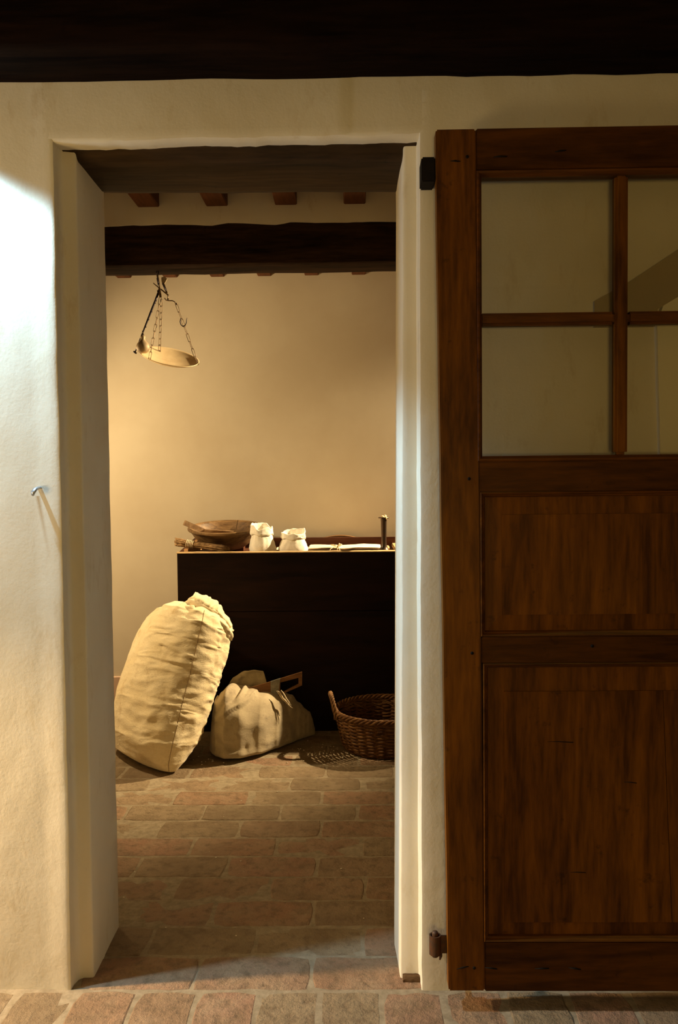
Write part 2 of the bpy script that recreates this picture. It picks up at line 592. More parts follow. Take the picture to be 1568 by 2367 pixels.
# header above the opening
rings = []
for i in range(61):
    t = i / 60
    x = lerp(-0.70, 0.175, t)
    zb = lerp(1.975, 1.978, t) + 0.004 * fbm(x * 9, 2.2, 0.4, 4) + 0.002 * nz(x * 40, 5)
    r = [(x, 2.12, zb + 0.01), (x, 1.99, zb + 0.002), (x, 1.955, zb + 0.000), (x, 1.935, zb), (x, FY + 0.007, zb),
         (x, FY + 0.002 + wall_bump(x, zb), zb + 0.003), (x, FY + wall_bump(x, zb), zb + 0.010)]
    for z in lin(2.0, Z1, 26):
        r.append((x, FY + wall_bump(x, z), z))
    r.append((x, 2.12, Z1))
    rings.append(r)
fm.rings(rings, True, True, True)
wall_front = fm.build('wall_front', M['plaster'], loc=(0, 0, 0), kind='structure')
flat_shade_sharp(wall_front, 50)

# timber lintel under the header: a rough old plank
lt = MB()
rings = []
for i in range(50):
    x = lerp(-0.70, 0.17, i / 49)
    zt = 1.9745 + 0.0035 * fbm(x * 14, 1, 2, 4)
    zb = lerp(1.954, 1.944, i / 49) + 0.003 * fbm(x * 5, 4, 2, 3)
    y0 = 1.957 + 0.002 * fbm(x * 11, 8, 1, 3)
    rings.append([(x, y0 - 0.004, zt + 0.02), (x, y0 - 0.004, zt), (x, y0, zt - 0.006), (x, y0 + 0.002, zb + 0.010),
                  (x, y0 + 0.006, zb + 0.003), (x, y0 + 0.014, zb), (x, 2.05, zb + 0.001 * nz(x * 9)),
                  (x, 2.17, zb), (x, 2.20, zb + 0.006), (x, 2.21, zb + 0.05), (x, 2.21, zt + 0.1), (x, 2.10, zt + 0.1)])
lt.rings(rings)
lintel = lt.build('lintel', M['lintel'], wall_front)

m = MB()
rings = []
for i in range(13):
    x = lerp(0.108, 0.151, i / 12)
    h = 0.010 + 0.003 * nz(x * 90, 1)
    yf = 1.938 + 0.004 * nz(x * 60, 5)
    rings.append([(x, yf, -0.004), (x, yf + .001, h - .003), (x, yf + .004, h), (x, 1.957, h + .002), (x, 1.957, -0.004)])
m.rings(rings)
flat_shade_sharp(m.build('jamb_shoe', M['dark_wood_wedge'], wall_front), 40)

# plaster relief on the wall behind the door panes: a proud patch with a ragged edge, coloured paler to look lit, and a slanting darker band
pp = MB()
pts = [(0.695, 1.25), (0.693, 1.33), (0.690, 1.42), (0.688, 1.50), (0.686, 1.548), (0.70, 1.585), (0.76, 1.62),
       (0.86, 1.665), (0.98, 1.72), (0.98, 1.18), (0.697, 1.18)]
pts = pts[:1] + [q for a, b in zip(pts[:4], pts[1:5]) for q in
                 [(lerp(a[0], b[0], k / 4) + 0.0012 * nz(a[1] * 50 + k * 3.3), lerp(a[1], b[1], k / 4)) for k in (1, 2, 3, 4)]] + pts[5:]
n = len(pts)
pp.add([(x + 0.002, 1.897 - (x - .686) * .055, z) for x, z in pts] + [(x - .001, 1.916, z) for x, z in pts],
       [tuple(range(n))] + [(i, i + n, (i + 1) % n + n, (i + 1) % n) for i in range(n)])
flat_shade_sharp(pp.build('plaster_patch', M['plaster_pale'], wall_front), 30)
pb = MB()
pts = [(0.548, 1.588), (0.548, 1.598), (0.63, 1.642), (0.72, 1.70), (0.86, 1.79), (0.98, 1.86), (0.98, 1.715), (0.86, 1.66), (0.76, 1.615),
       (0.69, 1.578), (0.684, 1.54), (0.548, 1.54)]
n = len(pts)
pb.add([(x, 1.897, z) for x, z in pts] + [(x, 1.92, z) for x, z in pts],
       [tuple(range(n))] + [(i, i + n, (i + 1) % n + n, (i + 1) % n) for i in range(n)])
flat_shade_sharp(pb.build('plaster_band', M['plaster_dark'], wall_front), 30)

# ---- back room shell
BYW = 4.50


def wall_grid(name, o, u, v, nu, nv, mat, amp, seed, kind='structure', uvs=2.0):
    """bumpy slab: origin o, edge vectors u, v"""
    o, u, v = Vector(o), Vector(u), Vector(v)
    nrm = u.cross(v).normalized()
    vs, fs = [], []
    for j in range(nv + 1):
        for i in range(nu + 1):
            p = o + u * (i / nu) + v * (j / nv)
            d = fbm(p.x * uvs + seed, p.y * uvs, p.z * uvs, 4) * amp
            vs.append(p + nrm * d)
    for j in range(nv):
        for i in range(nu):
            a = j * (nu + 1) + i
            fs.append((a, a + 1, a + nu + 2, a + nu + 1))
    n0 = len(vs)
    cs = [o, o + u, o + u + v, o + v]
    vs += [c - nrm * 0.12 for c in cs]
    k = [0, nu, (nu + 1) * (nv + 1) - 1, nv * (nu + 1)]
    for a in range(4):
        b = (a + 1) % 4
        fs.append((k[b], k[a], n0 + a, n0 + b))
    fs.append((n0 + 3, n0 + 2, n0 + 1, n0))
    ob = obj(name, vs, fs, mat, loc=(0, 0, 0), kind=kind)
    return flat_shade_sharp(ob, 40)


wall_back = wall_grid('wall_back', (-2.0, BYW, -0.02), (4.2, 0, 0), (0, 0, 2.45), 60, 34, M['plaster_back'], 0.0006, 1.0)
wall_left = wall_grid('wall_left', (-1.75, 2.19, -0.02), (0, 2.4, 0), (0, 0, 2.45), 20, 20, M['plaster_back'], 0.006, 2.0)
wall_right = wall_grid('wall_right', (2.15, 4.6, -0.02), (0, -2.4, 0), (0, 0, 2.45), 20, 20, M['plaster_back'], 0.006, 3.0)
bb = MB()
rings = []
for i in range(61):
    x = -1.74 + 3.88 * i / 60
    zt = 0.132 + 0.002 * nz(x * 9)
    rings.append([(x, 4.505, -0.01), (x, 4.489, -0.01), (x, 4.489, zt), (x, 4.505, zt + 0.003)])
bb.rings(rings)
baseboard_back = bb.build('baseboard_back', M['wall_stripe'], loc=(0, 0, 0), kind='structure', smooth=False)

# ---- ceiling of the back room: plaster between joists over a big beam
cm = MB()
cm.box(-1.85, 2.25, 2.15, 4.6, 2.38, 2.44)
ceiling_back = cm.build('ceiling_back', M['plaster_back'], loc=(0, 0, 0), smooth=False, kind='structure')


def joist(x0, x1, y0, y1, dx, zb=2.2465):
    m = MB()
    rings = []
    for i in range(9):
        t = i / 8
        y = lerp(y0, y1, t)
        s = dx * t
        j = 0.0015 * nz(x0 * 9, y * 4)
        rings.append([(x0 + s + j, y, 2.39), (x0 + s + j, y, zb + .0035), (x0 + s + 0.004, y, zb + j), (x1 + s - 0.004, y, zb + j),
                      (x1 + s + j, y, zb + .0035), (x1 + s + j, y, 2.39)])
    m.rings(rings)
    o = m.build('joist', M['joist'], ceiling_back)
    flat_shade_sharp(o, 30)


for k in range(-4, 9):
    xr = -0.729 + 0.262 * k
    if -1.72 < xr < 1.72:
        joist(xr - 0.083, xr, 2.19, 3.22, 0.0)
    xr = -0.935 + 0.253 * (k - 1)
    if -1.72 < xr < 1.72:
        joist(xr - 0.075, xr, 3.33, 4.51, 0.0, 2.300)

bmz = MB()
rings = []
for i in range(90):
    x = -1.8 + 3.6 * i / 89
    zt = 2.186 + 0.006 * fbm(x * 6, 1, 0, 4)
    zb = 2.028 + 0.003 * fbm(x * 4, 5, 0, 3)
    rings.append([(x, 3.20, zt), (x, 3.197 + 0.003 * fbm(x * 5, 2, 7, 3), zb + 0.07), (x, 3.20, zb + 0.014),
                  (x, 3.204, zb + 0.005), (x, 3.215, zb), (x, 3.34, zb - 0.001),
                  (x, 3.35, zb + 0.01), (x, 3.35, zt)])
bmz.rings(rings)
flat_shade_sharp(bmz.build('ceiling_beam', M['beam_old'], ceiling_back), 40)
pi_ = MB()
rings = []
for i in range(120):
    x = -1.8 + 3.6 * i / 119
    zb = 2.180 + 0.007 * fbm(x * 8, 3, 0, 4)
    rings.append([(x, 3.193 + 0.004 * fbm(x * 3, 9, 2, 3), zb), (x, 3.190 + 0.004 * fbm(x * 3, 9, 4, 3), 2.28), (x, 3.193, 2.385), (x, 3.345, 2.385), (x, 3.345, zb)])
pi_.rings(rings)
flat_shade_sharp(pi_.build('plaster_infill', M['plaster'], ceiling_back), 40)

# ---- front room: ceiling, big dark beam along the wall, far walls behind the camera
cf = MB()
cf.box(-2.9, 2.9, -2.6, 2.0, 2.62, 2.70)
ceiling_front = cf.build('ceiling_front', M['plaster_back'], loc=(0, 0, 0), smooth=False, kind='structure')
b1 = MB()
rings = []
for i in range(120):
    x = -2.85 + 5.7 * i / 119
    zb = 2.107 - 0.003 * x + 0.003 * fbm(x * 4, 1, 3, 4)
    if x > 0.2:
        zb -= 0.004 * sstep(0.2, 0.26, x) * (0.6 + nz(x * 9, 4))
    yf = 1.76 + 0.006 * fbm(x * 2, 6, 1, 3)
    rings.append([(x, 1.907, zb), (x, 1.83, zb - 0.002), (x, yf + 0.02, zb + 0.004), (x, yf + 0.006, zb + 0.014), (x, yf, zb + 0.035),
                  (x, yf + 0.003 * nz(x * 3, 2), zb + 0.2), (x, yf, 2.45), (x, 1.907, 2.45)])
b1.rings(rings)
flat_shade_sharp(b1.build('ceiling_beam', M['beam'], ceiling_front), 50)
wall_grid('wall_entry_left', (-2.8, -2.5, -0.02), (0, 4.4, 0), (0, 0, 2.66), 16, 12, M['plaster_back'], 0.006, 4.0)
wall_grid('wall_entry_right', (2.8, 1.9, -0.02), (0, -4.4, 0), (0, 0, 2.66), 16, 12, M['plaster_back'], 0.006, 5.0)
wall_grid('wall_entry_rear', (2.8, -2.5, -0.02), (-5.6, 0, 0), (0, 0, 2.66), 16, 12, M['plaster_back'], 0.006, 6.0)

# ---- floor: mortar bed with single bricks
fb = MB()
gx, gy = 60, 80
vs = [(-2.9 + 5.8 * i / gx, -2.6 + 7.2 * j / gy, -0.0009 + 0.0004 * nz(i * 1.7, j * 1.9)) for j in range(gy + 1) for i in range(gx + 1)]
fs = [(j * (gx + 1) + i, j * (gx + 1) + i + 1, (j + 1) * (gx + 1) + i + 1, (j + 1) * (gx + 1) + i) for j in range(gy) for i in range(gx)]
fb.add(vs, fs)
fb.box(-2.9, 2.9, -2.6, 4.6, -0.12, -0.02)
floor = fb.build('floor', M['mortar'], loc=(0, 0, 0), kind='structure')


def brick_mesh(L, W, seed):
    rnd = random.Random(seed)
    # outline
    out = []
    for (ax, ay, bx, by, k) in ((-1, -1, 1, -1, 6), (1, -1, 1, 1, 3), (1, 1, -1, 1, 6), (-1, 1, -1, -1, 3)):
        for i in range(k):
            t = i / k
            x, y = lerp(ax, bx, t), lerp(ay, by, t)
            j = 0.0035 if i else 0.006
            out.append((x * L / 2 - (0.004 * x if i == 0 else 0) + rnd.uniform(-j, j) * .8, y * W / 2 - (0.004 * y if i == 0 else 0) + rnd.uniform(-j, j)))
    n = len(out)
    vs = [(x, y, -0.03) for x, y in out] + [(x, y, -0.0018) for x, y in out]
    vs += [(x * (1 - 0.004 / L * 2), y * (1 - 0.004 / W * 2), 0.0 + rnd.uniform(-.0004, .0004)) for x, y in out]
    fs = [(i, (i + 1) % n, (i + 1) % n + n, i + n) for i in range(n)] + [(i + n, (i + 1) % n + n, (i + 1) % n + 2 * n, i + 2 * n) for i in range(n)]
    c = len(vs)
    vs.append((0, 0, 0.0006))
    fs += [(i + 2 * n, (i + 1) % n + 2 * n, c) for i in range(n)]
    me = bpy.data.meshes.new('brick')
    me.from_pydata(vs, [], fs)
    me.polygons.foreach_set('use_smooth', [False] * len(fs))
    me.materials.append(M['brick'])
    return me


BR = [brick_mesh(0.273, 0.1325, s) for s in range(5)]
BH = [brick_mesh(0.62 - 0.345, 0.134, s + 20) for s in range(4)]
far = MB()


def put_brick(x, y, rot, meshes, part=True):
    me = random.choice(meshes)
    z = random.uniform(-0.0012, 0.0012)
    if part:
        o = bpy.data.objects.new('brick', me)
        COL.objects.link(o)
        o.parent = floor
        o.location = (x, y, z)
        o.rotation_euler = (random.uniform(-.004, .004), random.uniform(-.003, .003), rot + random.choice((0, pi)) + random.uniform(-.006, .006))
    else:
        mt = Matrix.Translation((x, y, z)) @ Matrix.Rotation(rot, 4, 'Z')
        far.add([mt @ v.co for v in me.vertices], [tuple(p.vertices) for p in me.polygons])


COURSE = {0: -.393, 1: -.544, 2: -.401, 3: -.537, 4: -.405, 5: -.543, 6: -.403, 7: -.555, 8: -.410, 9: -.539, 10: -.403, 11: -.547}
for k in range(19):
    y = 1.908 + 0.1395 * (k + 0.5)
    j0 = COURSE.get(k, -.405 if k % 2 == 0 else -.545)
    for i in range(-5, 9):
        x = j0 + 0.14 + 0.2795 * i
        if not -1.7 < x < 1.7:
            continue
        if k <= 1 and not -0.72 < x < 0.18:
            continue
        put_brick(x, y, 0, BR, k < 15 and -1.5 < x < 0.5)
for i in range(-15, 18):
    x = -0.661 + 0.0715 + 0.1428 * i
    if -2.2 < x < 2.2:
        put_brick(x, 1.905 - 0.14, pi / 2, BH, -1.0 < x < 1.1)
for r in range(5):
    for i in range(-8, 9):
        put_brick(i * 0.28 + (0.14 if r % 2 else 0), 1.62 - 0.07 - 0.14 * r, 0, BR, False)
far.build('brick_field', M['brick'], floor, kind='stuff')

# crumbs of flour on the floor
cr = MB()
for i in range(90):
    a = random.random()
    if a < 0.6:
        x, y = random.gauss(-0.14, 0.07), random.gauss(3.6, 0.07)
    elif a < 0.8:
        x, y = random.gauss(-0.62, 0.05), random.gauss(3.5, 0.06)
    else:
        x, y = random.uniform(-1.0, 0.1), random.uniform(2.1, 3.4)
    s = random.uniform(0.0012, 0.0032)
    bm = bmesh.new()
    bmesh.ops.create_icosphere(bm, subdivisions=1, radius=s)
    for v in bm.verts:
        v.co = Vector((v.co.x * random.uniform(.7, 1.6), v.co.y, v.co.z * .6)) + Vector((x, y, 0.001 + s * .4))
    cr.addbm(bm)
o = cr.build('flour_crumbs', M['crumb'], loc=(-0.14, 3.6, 0), kind='stuff')
tag(o, 'white crumbs of flour scattered over the brick floor by the basket', 'flour')

# ================================================================== DOOR
D0, D1 = 1.83, 1.87          # front and back face
door = thing('door_1', 'half-glazed brown wooden door folded open against the wall', 'door', (0.205, 1.85, 0.046), kind='structure')


def dbox(name, x0, x1, z0, z1, mat, y0=D0, y1=D1, bev=0.002, par=None):
    o = MB().box(x0, x1, y0, y1, z0, z1, bev).build(name, mat, par or door)
    return flat_shade_sharp(o, 30)


# hinge stile leans a little
sm = MB().hexa([(0.205, D0, 0.047), (0.2865, D0, 0.047), (0.2865, D1, 0.047), (0.205, D1, 0.047),
                (0.186, D0, 1.957), (0.2725, D0, 1.957), (0.2725, D1, 1.957), (0.186, D1, 1.957)])
bm = bmesh.new()
vv = [bm.verts.new(p) for p in sm.v]
for f in sm.f:
    bm.faces.new([vv[i] for i in f])
bmesh.ops.subdivide_edges(bm, edges=[e for e in bm.edges if abs(e.verts[0].co.z - e.verts[1].co.z) > 1], cuts=24, use_grid_fill=True)
bmesh.ops.bevel(bm, geom=[e for e in bm.edges if e.is_boundary or len(e.link_faces) == 2 and e.calc_face_angle(0) > 1], offset=0.003, segments=2, affect='EDGES')
for v in bm.verts:
    v.co.x += 0.0012 * nz(v.co.z * 5, 2) * (1 if v.co.x < 0.25 else 0)
flat_shade_sharp(MB().addbm(bm).build('stile', M['door_v'], door), 30)
dbox('stile', 0.935, 1.02, 0.046, 1.958, M['door_v'])
RX0, RX1 = 0.2725, 0.935
dbox('rail', 0.2735, RX1, 1.868, 1.9575, M['door_h'], D0 + 0.001)
dbox('rail', 0.2765, RX1, 1.171, 1.2375, M['door_h'], D0 + 0.001)
dbox('rail', 0.2815, RX1, 0.791, 0.850, M['door_h'], D0 + 0.001)
dbox('rail', 0.2865, RX1, 0.046, 0.160, M['door_h'], D0 + 0.001)
# muntins
dbox('muntin', 0.576, 0.604, 1.25, 1.858, M['door_v'], D0 + 0.006, D1 - 0.004, 0.006)
for (a, b) in ((0.281, 0.5765), (0.6035, 0.93)):
    dbox('muntin', a, b, 1.5345, 1.5625, M['door_m'], D0 + 0.007, D1 - 0.005, 0.006)
# panes
for (a, b) in ((0.283, 0.580), (0.600, 0.925)):
    for (c, d) in ((1.249, 1.538), (1.559, 1.856)):
        o = MB().box(a, b, D0 + 0.020, D0 + 0.023, c, d).build('pane', M['glass'], door, smooth=False)


def frame_mould(x0, x1, z0, z1, wdt, prof, mat):
    """four mitred moulding strips round an opening; prof: list of (inward offset 0..wdt, y)"""
    def ring(cx, cz, sx, sz):
        return [(cx + sx * p, y, cz + sz * p) for p, y in prof] + [(cx + sx * wdt, D1 - 0.006, cz + sz * wdt), (cx, D1 - 0.006, cz)]
    c = [(x0, z0, 1, 1), (x1, z0, -1, 1), (x1, z1, -1, -1), (x0, z1, 1, -1)]
    for i in range(4):
        a, b = c[i], c[(i + 1) % 4]
        m = MB()
        m.rings([ring(*a), ring(*b)])
        flat_shade_sharp(m.build('moulding', mat, door), 30)


OG = [(0.0, D0 + 0.0015), (0.002, D0 - 0.001), (0.006, D0 - 0.0005), (0.008, D0 + 0.005), (0.012, D0 + 0.010)]
frame_mould(0.2735, 0.937, 1.2375, 1.868, 0.0125, OG, M['door_m'])
OG2 = [(0.0, D0 + 0.0015), (0.002, D0 - 0.002), (0.005, D0 - 0.001), (0.007, D0 + 0.004), (0.010, D0 + 0.006), (0.013, D0 + 0.014)]
frame_mould(0.279, 0.936, 0.850, 1.171, 0.014, OG2, M['door_m'])
frame_mould(0.284, 0.936, 0.160, 0.791, 0.014, OG2, M['door_m'])


def panel(x0, x1, z0, z1, fx0, fx1, fz0, fz1, splits):
    yb, yf, ys = D0 + 0.0125, D0 + 0.0095, D0 + 0.0060
    m = MB()
    o = [(x0, z0), (x1, z0), (x1, z1), (x0, z1)]
    f = [(fx0, fz0), (fx1, fz0), (fx1, fz1), (fx0, fz1)]
    m.add([(x, yb, z) for x, z in o] + [(x, yf, z) for x, z in f] + [(x, D1 - 0.01, z) for x, z in o],
          [(i, (i + 1) % 4, (i + 1) % 4 + 4, i + 4) for i in range(4)] +
          [((i + 1) % 4, i, i + 8, (i + 1) % 4 + 8) for i in range(4)] + [(11, 10, 9, 8), (4, 5, 6, 7)])
    pn = m.build('panel', M['door_v'], door, smooth=False)
    xs = [(fx0, fx0)] + splits + [(fx1, fx1)]
    for (a0, a1), (b0, b1) in zip(xs, xs[1:]):
        g = 0.0006
        q = MB().hexa([(a0 + g, ys, fz0), (b0 - g, ys, fz0), (b0 - g, yf + .001, fz0), (a0 + g, yf + .001, fz0),
                       (a1 + g, ys, fz1), (b1 - g, ys, fz1), (b1 - g, yf + .001, fz1), (a1 + g, yf + .001, fz1)])
        flat_shade_sharp(q.build('board', M['door_v'], pn), 30)


panel(0.283, 0.935, 0.852, 1.170, 0.327, 0.890, 0.898, 1.120, [])
panel(0.288, 0.935, 0.162, 0.789, 0.331, 0.888, 0.202, 0.726, [(0.706, 0.683)])

# wooden pegs, nail scars and dents
for x, z in ((0.255, 1.200), (0.260, 0.814), (0.525, 0.828), (0.2535, 1.897), (0.262, 0.101)):
    m = MB()
    m.lathe([(0.0005, 0.0), (0.0036, 0.0), (0.0036, 0.004)], (0, 0, 0), 10, True,
            Matrix.Translation((x, D0 - 0.0012, z)) @ Matrix.Rotation(-pi / 2, 4, 'X'))
    m.build('peg', M['peg'], door)
for x, z, l, a in ((0.228, 1.888, .022, -.05), (0.325, 1.896, .03, .02), (0.455, 1.906, .024, .12), (0.236, 0.101, .028, .25), (0.300, 0.0995, .028, -.12),
                   (0.414, 0.099, .032, .03), (0.487, 0.099, .028, -.15), (0.455, 0.612, .060, -.03), (0.495, 0.316, .036, -.02), (0.611, 0.52, .03, -.1)):
    m = MB()
    m.tube([(x - l / 2 * cos(a), D0 + (0.0005 if z > .7 or z < .15 else .0065), z - l / 2 * sin(a)),
            (x, D0 + (0 if z > .7 or z < .15 else .006), z + .0007), (x + l / 2 * cos(a), D0 + (.0005 if z > .7 or z < .15 else .0065), z + l / 2 * sin(a))],
           [0.0008, 0.0021, 0.0012] if z > .7 or z < .15 else [.0005, .001, .0012], 6)
    m.build('nail_scar', M['peg'], door)

# iron hinges: strap with barrel on a wall pintle
for zc, hgt, big in ((1.879, 0.050, 0), (0.137, 0.044, 1)):
    zc0, zc1 = zc - hgt / 2, zc + hgt / 2
    cx, cy = 0.1775, 1.862
    m = MB()
    if not big:
        m.box(0.156, 0.187, 1.846, 1.905, zc0 - .002, zc1 + .001, 0.003)
        m.box(0.186, 0.24, 1.866, 1.872, zc0, zc1 - .004, 0.001)
        flat_shade_sharp(m.build('hinge', M['iron'], door), 35)
        continue
    R, r = 0.0135, 0.0105
    seg = 20
    for (ra, rb, flip) in ((R, r, False),):
        outer0 = [(cx + R * cos(2 * pi * j / seg), cy + R * sin(2 * pi * j / seg), zc0) for j in range(seg)]
        outer1 = [(x, y, zc1) for x, y, z in outer0]
        inner1 = [(cx + r * cos(2 * pi * j / seg), cy + r * sin(2 * pi * j / seg), zc1) for j in range(seg)]
        inner0 = [(x, y, zc0) for x, y, z in inner1]
        m.rings([outer0, outer1, inner1, inner0, outer0], True, False, False)
    m.box(cx + 0.010, 0.24, cy - 0.0015, cy + 0.0025, zc0 + .001, zc1 - .001, 0.0008)
    h = flat_shade_sharp(m.build('hinge', M['iron_rust'] if big else M['iron'], door), 35)
    m = MB()
    m.lathe([(0.0005, 0), (0.0072, 0), (0.0072, hgt + 0.010), (0.006, hgt + 0.014), (0.0005, hgt + 0.015)], (cx, cy, zc0 - 0.006), 14)
    m.tube([(cx, cy, zc0 - 0.002), (cx + 0.006, cy + 0.02, zc0 - 0.003), (cx + 0.008, FY + 0.02, zc0 - 0.004)], 0.006, 8)
    m.build('pintle', M['iron_rust'] if big else M['iron'], h)
    if big:
        m = MB()
        m.tube([(cx + 0.012, cy + 0.01, zc0 + 0.004), (cx + 0.014, cy + 0.012, zc0 - 0.012), (cx + 0.012, cy + 0.014, zc0 - 0.022)], [0.006, .004, .002], 6)
        m.build('drip_lug', M['iron_rust'], h)

# hook of bent steel in the wall at the left
m = MB()
m.tube([(-0.726, 1.925, 1.190), (-0.727, 1.900, 1.189), (-0.729, 1.890, 1.186), (-0.733, 1.886, 1.179), (-0.735, 1.889, 1.173)],
       [0.003, 0.0033, 0.0036, 0.0042, 0.003], 8, flat=1.7)
o = m.build('wall_hook', M['bolt'], loc=(-0.73, 1.91, 1.18))
tag(o, 'small bright bent metal hook in the white wall, left of the doorway', 'hook')

# ================================================================== CHEST (kneading trough)
ch = thing('kneading_chest', 'long dark wooden chest with a raised rim standing against the back wall', 'chest', (0.0, 4.16, 0))
CX0, CX1 = -0.843, 1.0


def cbox(name, x0, x1, y0, y1, z0, z1, mat, bev=0.003):
    return flat_shade_sharp(MB().box(x0, x1, y0, y1, z0, z1, bev).build(name, mat, ch), 30)


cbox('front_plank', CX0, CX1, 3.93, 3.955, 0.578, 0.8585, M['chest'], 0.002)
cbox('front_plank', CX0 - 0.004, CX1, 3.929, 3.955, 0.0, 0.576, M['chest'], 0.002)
m = MB()
rings = []
for i in range(120):
    x = lerp(CX0 - 0.002, CX1, i / 119)
    j = 0.0016 * fbm(x * 18, 3, 1, 3)
    rings.append([(x, 3.928 + j, 0.8575), (x, 3.9275 + j, 0.861 + j * .5), (x, 3.932, 0.8645 + j), (x, 3.953, 0.8645 + j), (x, 3.955, 0.8575)])
m.rings(rings)
flat_shade_sharp(m.build('worn_edge', M['chest_edge'], ch), 40)
m = MB().hexa([(CX0, 3.956, 0), (CX0 + 0.025, 3.956, 0), (CX0 + 0.025, 4.375, 0), (CX0, 4.375, 0),
               (CX0, 3.956, 0.860), (CX0 + 0.025, 3.956, 0.860), (CX0 + 0.025, 4.375, 0.902), (CX0, 4.375, 0.902)])
m.build('end_board', M['chest_red'], ch, smooth=False)
m = MB().hexa([(CX0 + 0.0275, 3.958, 0.84), (CX0 + 0.047, 3.958, 0.84), (CX0 + 0.040, 4.36, 0.84), (CX0 + 0.022, 4.36, 0.84),
               (CX0 + 0.0275, 3.958, 0.876), (CX0 + 0.047, 3.958, 0.876), (CX0 + 0.040, 4.36, 0.9045), (CX0 + 0.022, 4.36, 0.9045)])
flat_shade_sharp(m.build('end_batten', M['chest_pale'], ch), 30)
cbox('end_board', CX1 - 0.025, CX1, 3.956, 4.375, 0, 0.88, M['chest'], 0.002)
cbox('back_board', CX0, CX1, 4.376, 4.40, 0, 0.8975, M['chest_red'], 0.003)
cbox('top_board', CX0 + 0.048, CX1 - 0.026, 3.956, 4.375, 0.826, 0.846, M['chest_red'], 0.002)
for x in (0.06,):
    cbox('cleat', 0.200, 0.222, 3.975, 4.372, 0.846, 0.866, M['chest_edge'], 0.003)

TZ = 0.8462      # top surface

# ================================================================== things on the chest
# ---- wooden bowl, tipped towards the viewer
bw = thing('wooden_bowl', 'wide shallow brown wooden bowl tilted forward on the left of the chest', 'bowl', (-0.632, 4.165, TZ))
T = Matrix.Translation((-0.646, 4.180, TZ + 0.018)) @ Matrix.Rotation(radians(7.2), 4, 'X')
prof = [(0.002, 0.0), (0.075, 0.0), (0.090, 0.004), (0.125, 0.028), (0.155, 0.060), (0.174, 0.090), (0.178, 0.094),
        (0.186, 0.096), (0.189, 0.101), (0.188, 0.108), (0.180, 0.111), (0.172, 0.108), (0.166, 0.100), (0.148, 0.070), (0.120, 0.042), (0.085, 0.022), (0.045, 0.015), (0.002, 0.014)]
seg = 96
vs, fs = [], []
for r, z in prof:
    for j in range(seg):
        a = 2 * pi * j / seg
        rr = r * (1 + 0.006 * nz(cos(a) * 1.5, sin(a) * 1.5, z * 8))
        vs.append(T @ Vector((rr * cos(a), rr * sin(a), z)))
crack = int(seg * (77 / 360))
for i in range(len(prof) - 1):
    for j in range(seg):
        if j == crack and 4 <= i <= 12:
            continue
        k = (j + 1) % seg
        fs.append((i * seg + j, i * seg + k, (i + 1) * seg + k, (i + 1) * seg + j))
# narrow the crack
for i in range(4, 14):
    for jj, s in ((crack, 1), (crack + 1, -1)):
        a = 2 * pi * (jj + 0.40 * s * (1 if i < 13 else 1)) / seg
        r, z = prof[i]
        vs[i * seg + jj] = T @ Vector((r * cos(a), r * sin(a), z))
flat_shade_sharp(obj('shell', vs, fs, M['bowl'], bw), 40)
m = MB()
m.hexa([(-0.70, 4.19, TZ), (-0.56, 4.19, TZ), (-0.56, 4.26, TZ), (-0.70, 4.26, TZ),
        (-0.70, 4.19, TZ + 0.016), (-0.56, 4.19, TZ + 0.016), (-0.56, 4.26, TZ + 0.024), (-0.70, 4.26, TZ + 0.024)])
o = m.build('wedge', M['chest_red'], loc=(-0.63, 4.2, TZ), smooth=False)
tag(o, 'low dark wooden wedge propping up the back of the wooden bowl', 'wedge')

# ---- wooden flour scoop in the bowl
sc = thing('wooden_scoop', 'small wooden flour scoop with a square handle lying in the tilted bowl', 'scoop', (-0.735, 4.07, 0.955))
hd = MB()
A, B = Vector((-0.834, 4.07, 0.998)), Vector((-0.744, 4.115, 0.953))
d = (B - A).normalized()
s_ = Vector((-d.y, d.x, 0)).normalized()
u_ = d.cross(s_) * -1
if u_.z < 0:
    u_ = -u_


def barpts(P, hw, hh):
    return [P - s_ * hw - u_ * hh, P + s_ * hw - u_ * hh, P + s_ * hw + u_ * hh, P - s_ * hw + u_ * hh]


hd.rings([barpts(A, .011, .0125), barpts(A.lerp(B, .5), .010, .0115), barpts(B, .010, .010)])
flat_shade_sharp(hd.build('handle', M['scoop'], sc), 30)
E_ = Vector((-0.600, 4.155, 0.938))
d2 = (E_ - B).normalized()
s2 = Vector((-d2.y, d2.x, 0)).normalized()
bd = MB()
rings = []
NS = 18
for i in range(13):
    t = i / 12
    P = B.lerp(E_, t) + Vector((0, 0, 0.010))
    wd = 0.020 + 0.018 * sstep(0, .25, t)
    dp = 0.024 * (1 - .45 * t)
    ring = []
    for j in range(NS + 1):
        a = pi * j / NS
        ring.append(P + s2 * (cos(a) * wd) + Vector((0, 0, -sin(a) * dp)))
    for j in range(NS, -1, -1):
        a = pi * j / NS
        k = .80 if i > 0 else .3
        ring.append(P + s2 * (cos(a) * wd * k) + Vector((0, 0, -sin(a) * dp * k)))
    rings.append(ring)
bd.rings(rings)
flat_shade_sharp(bd.build('blade', M['scoop'], sc), 40)

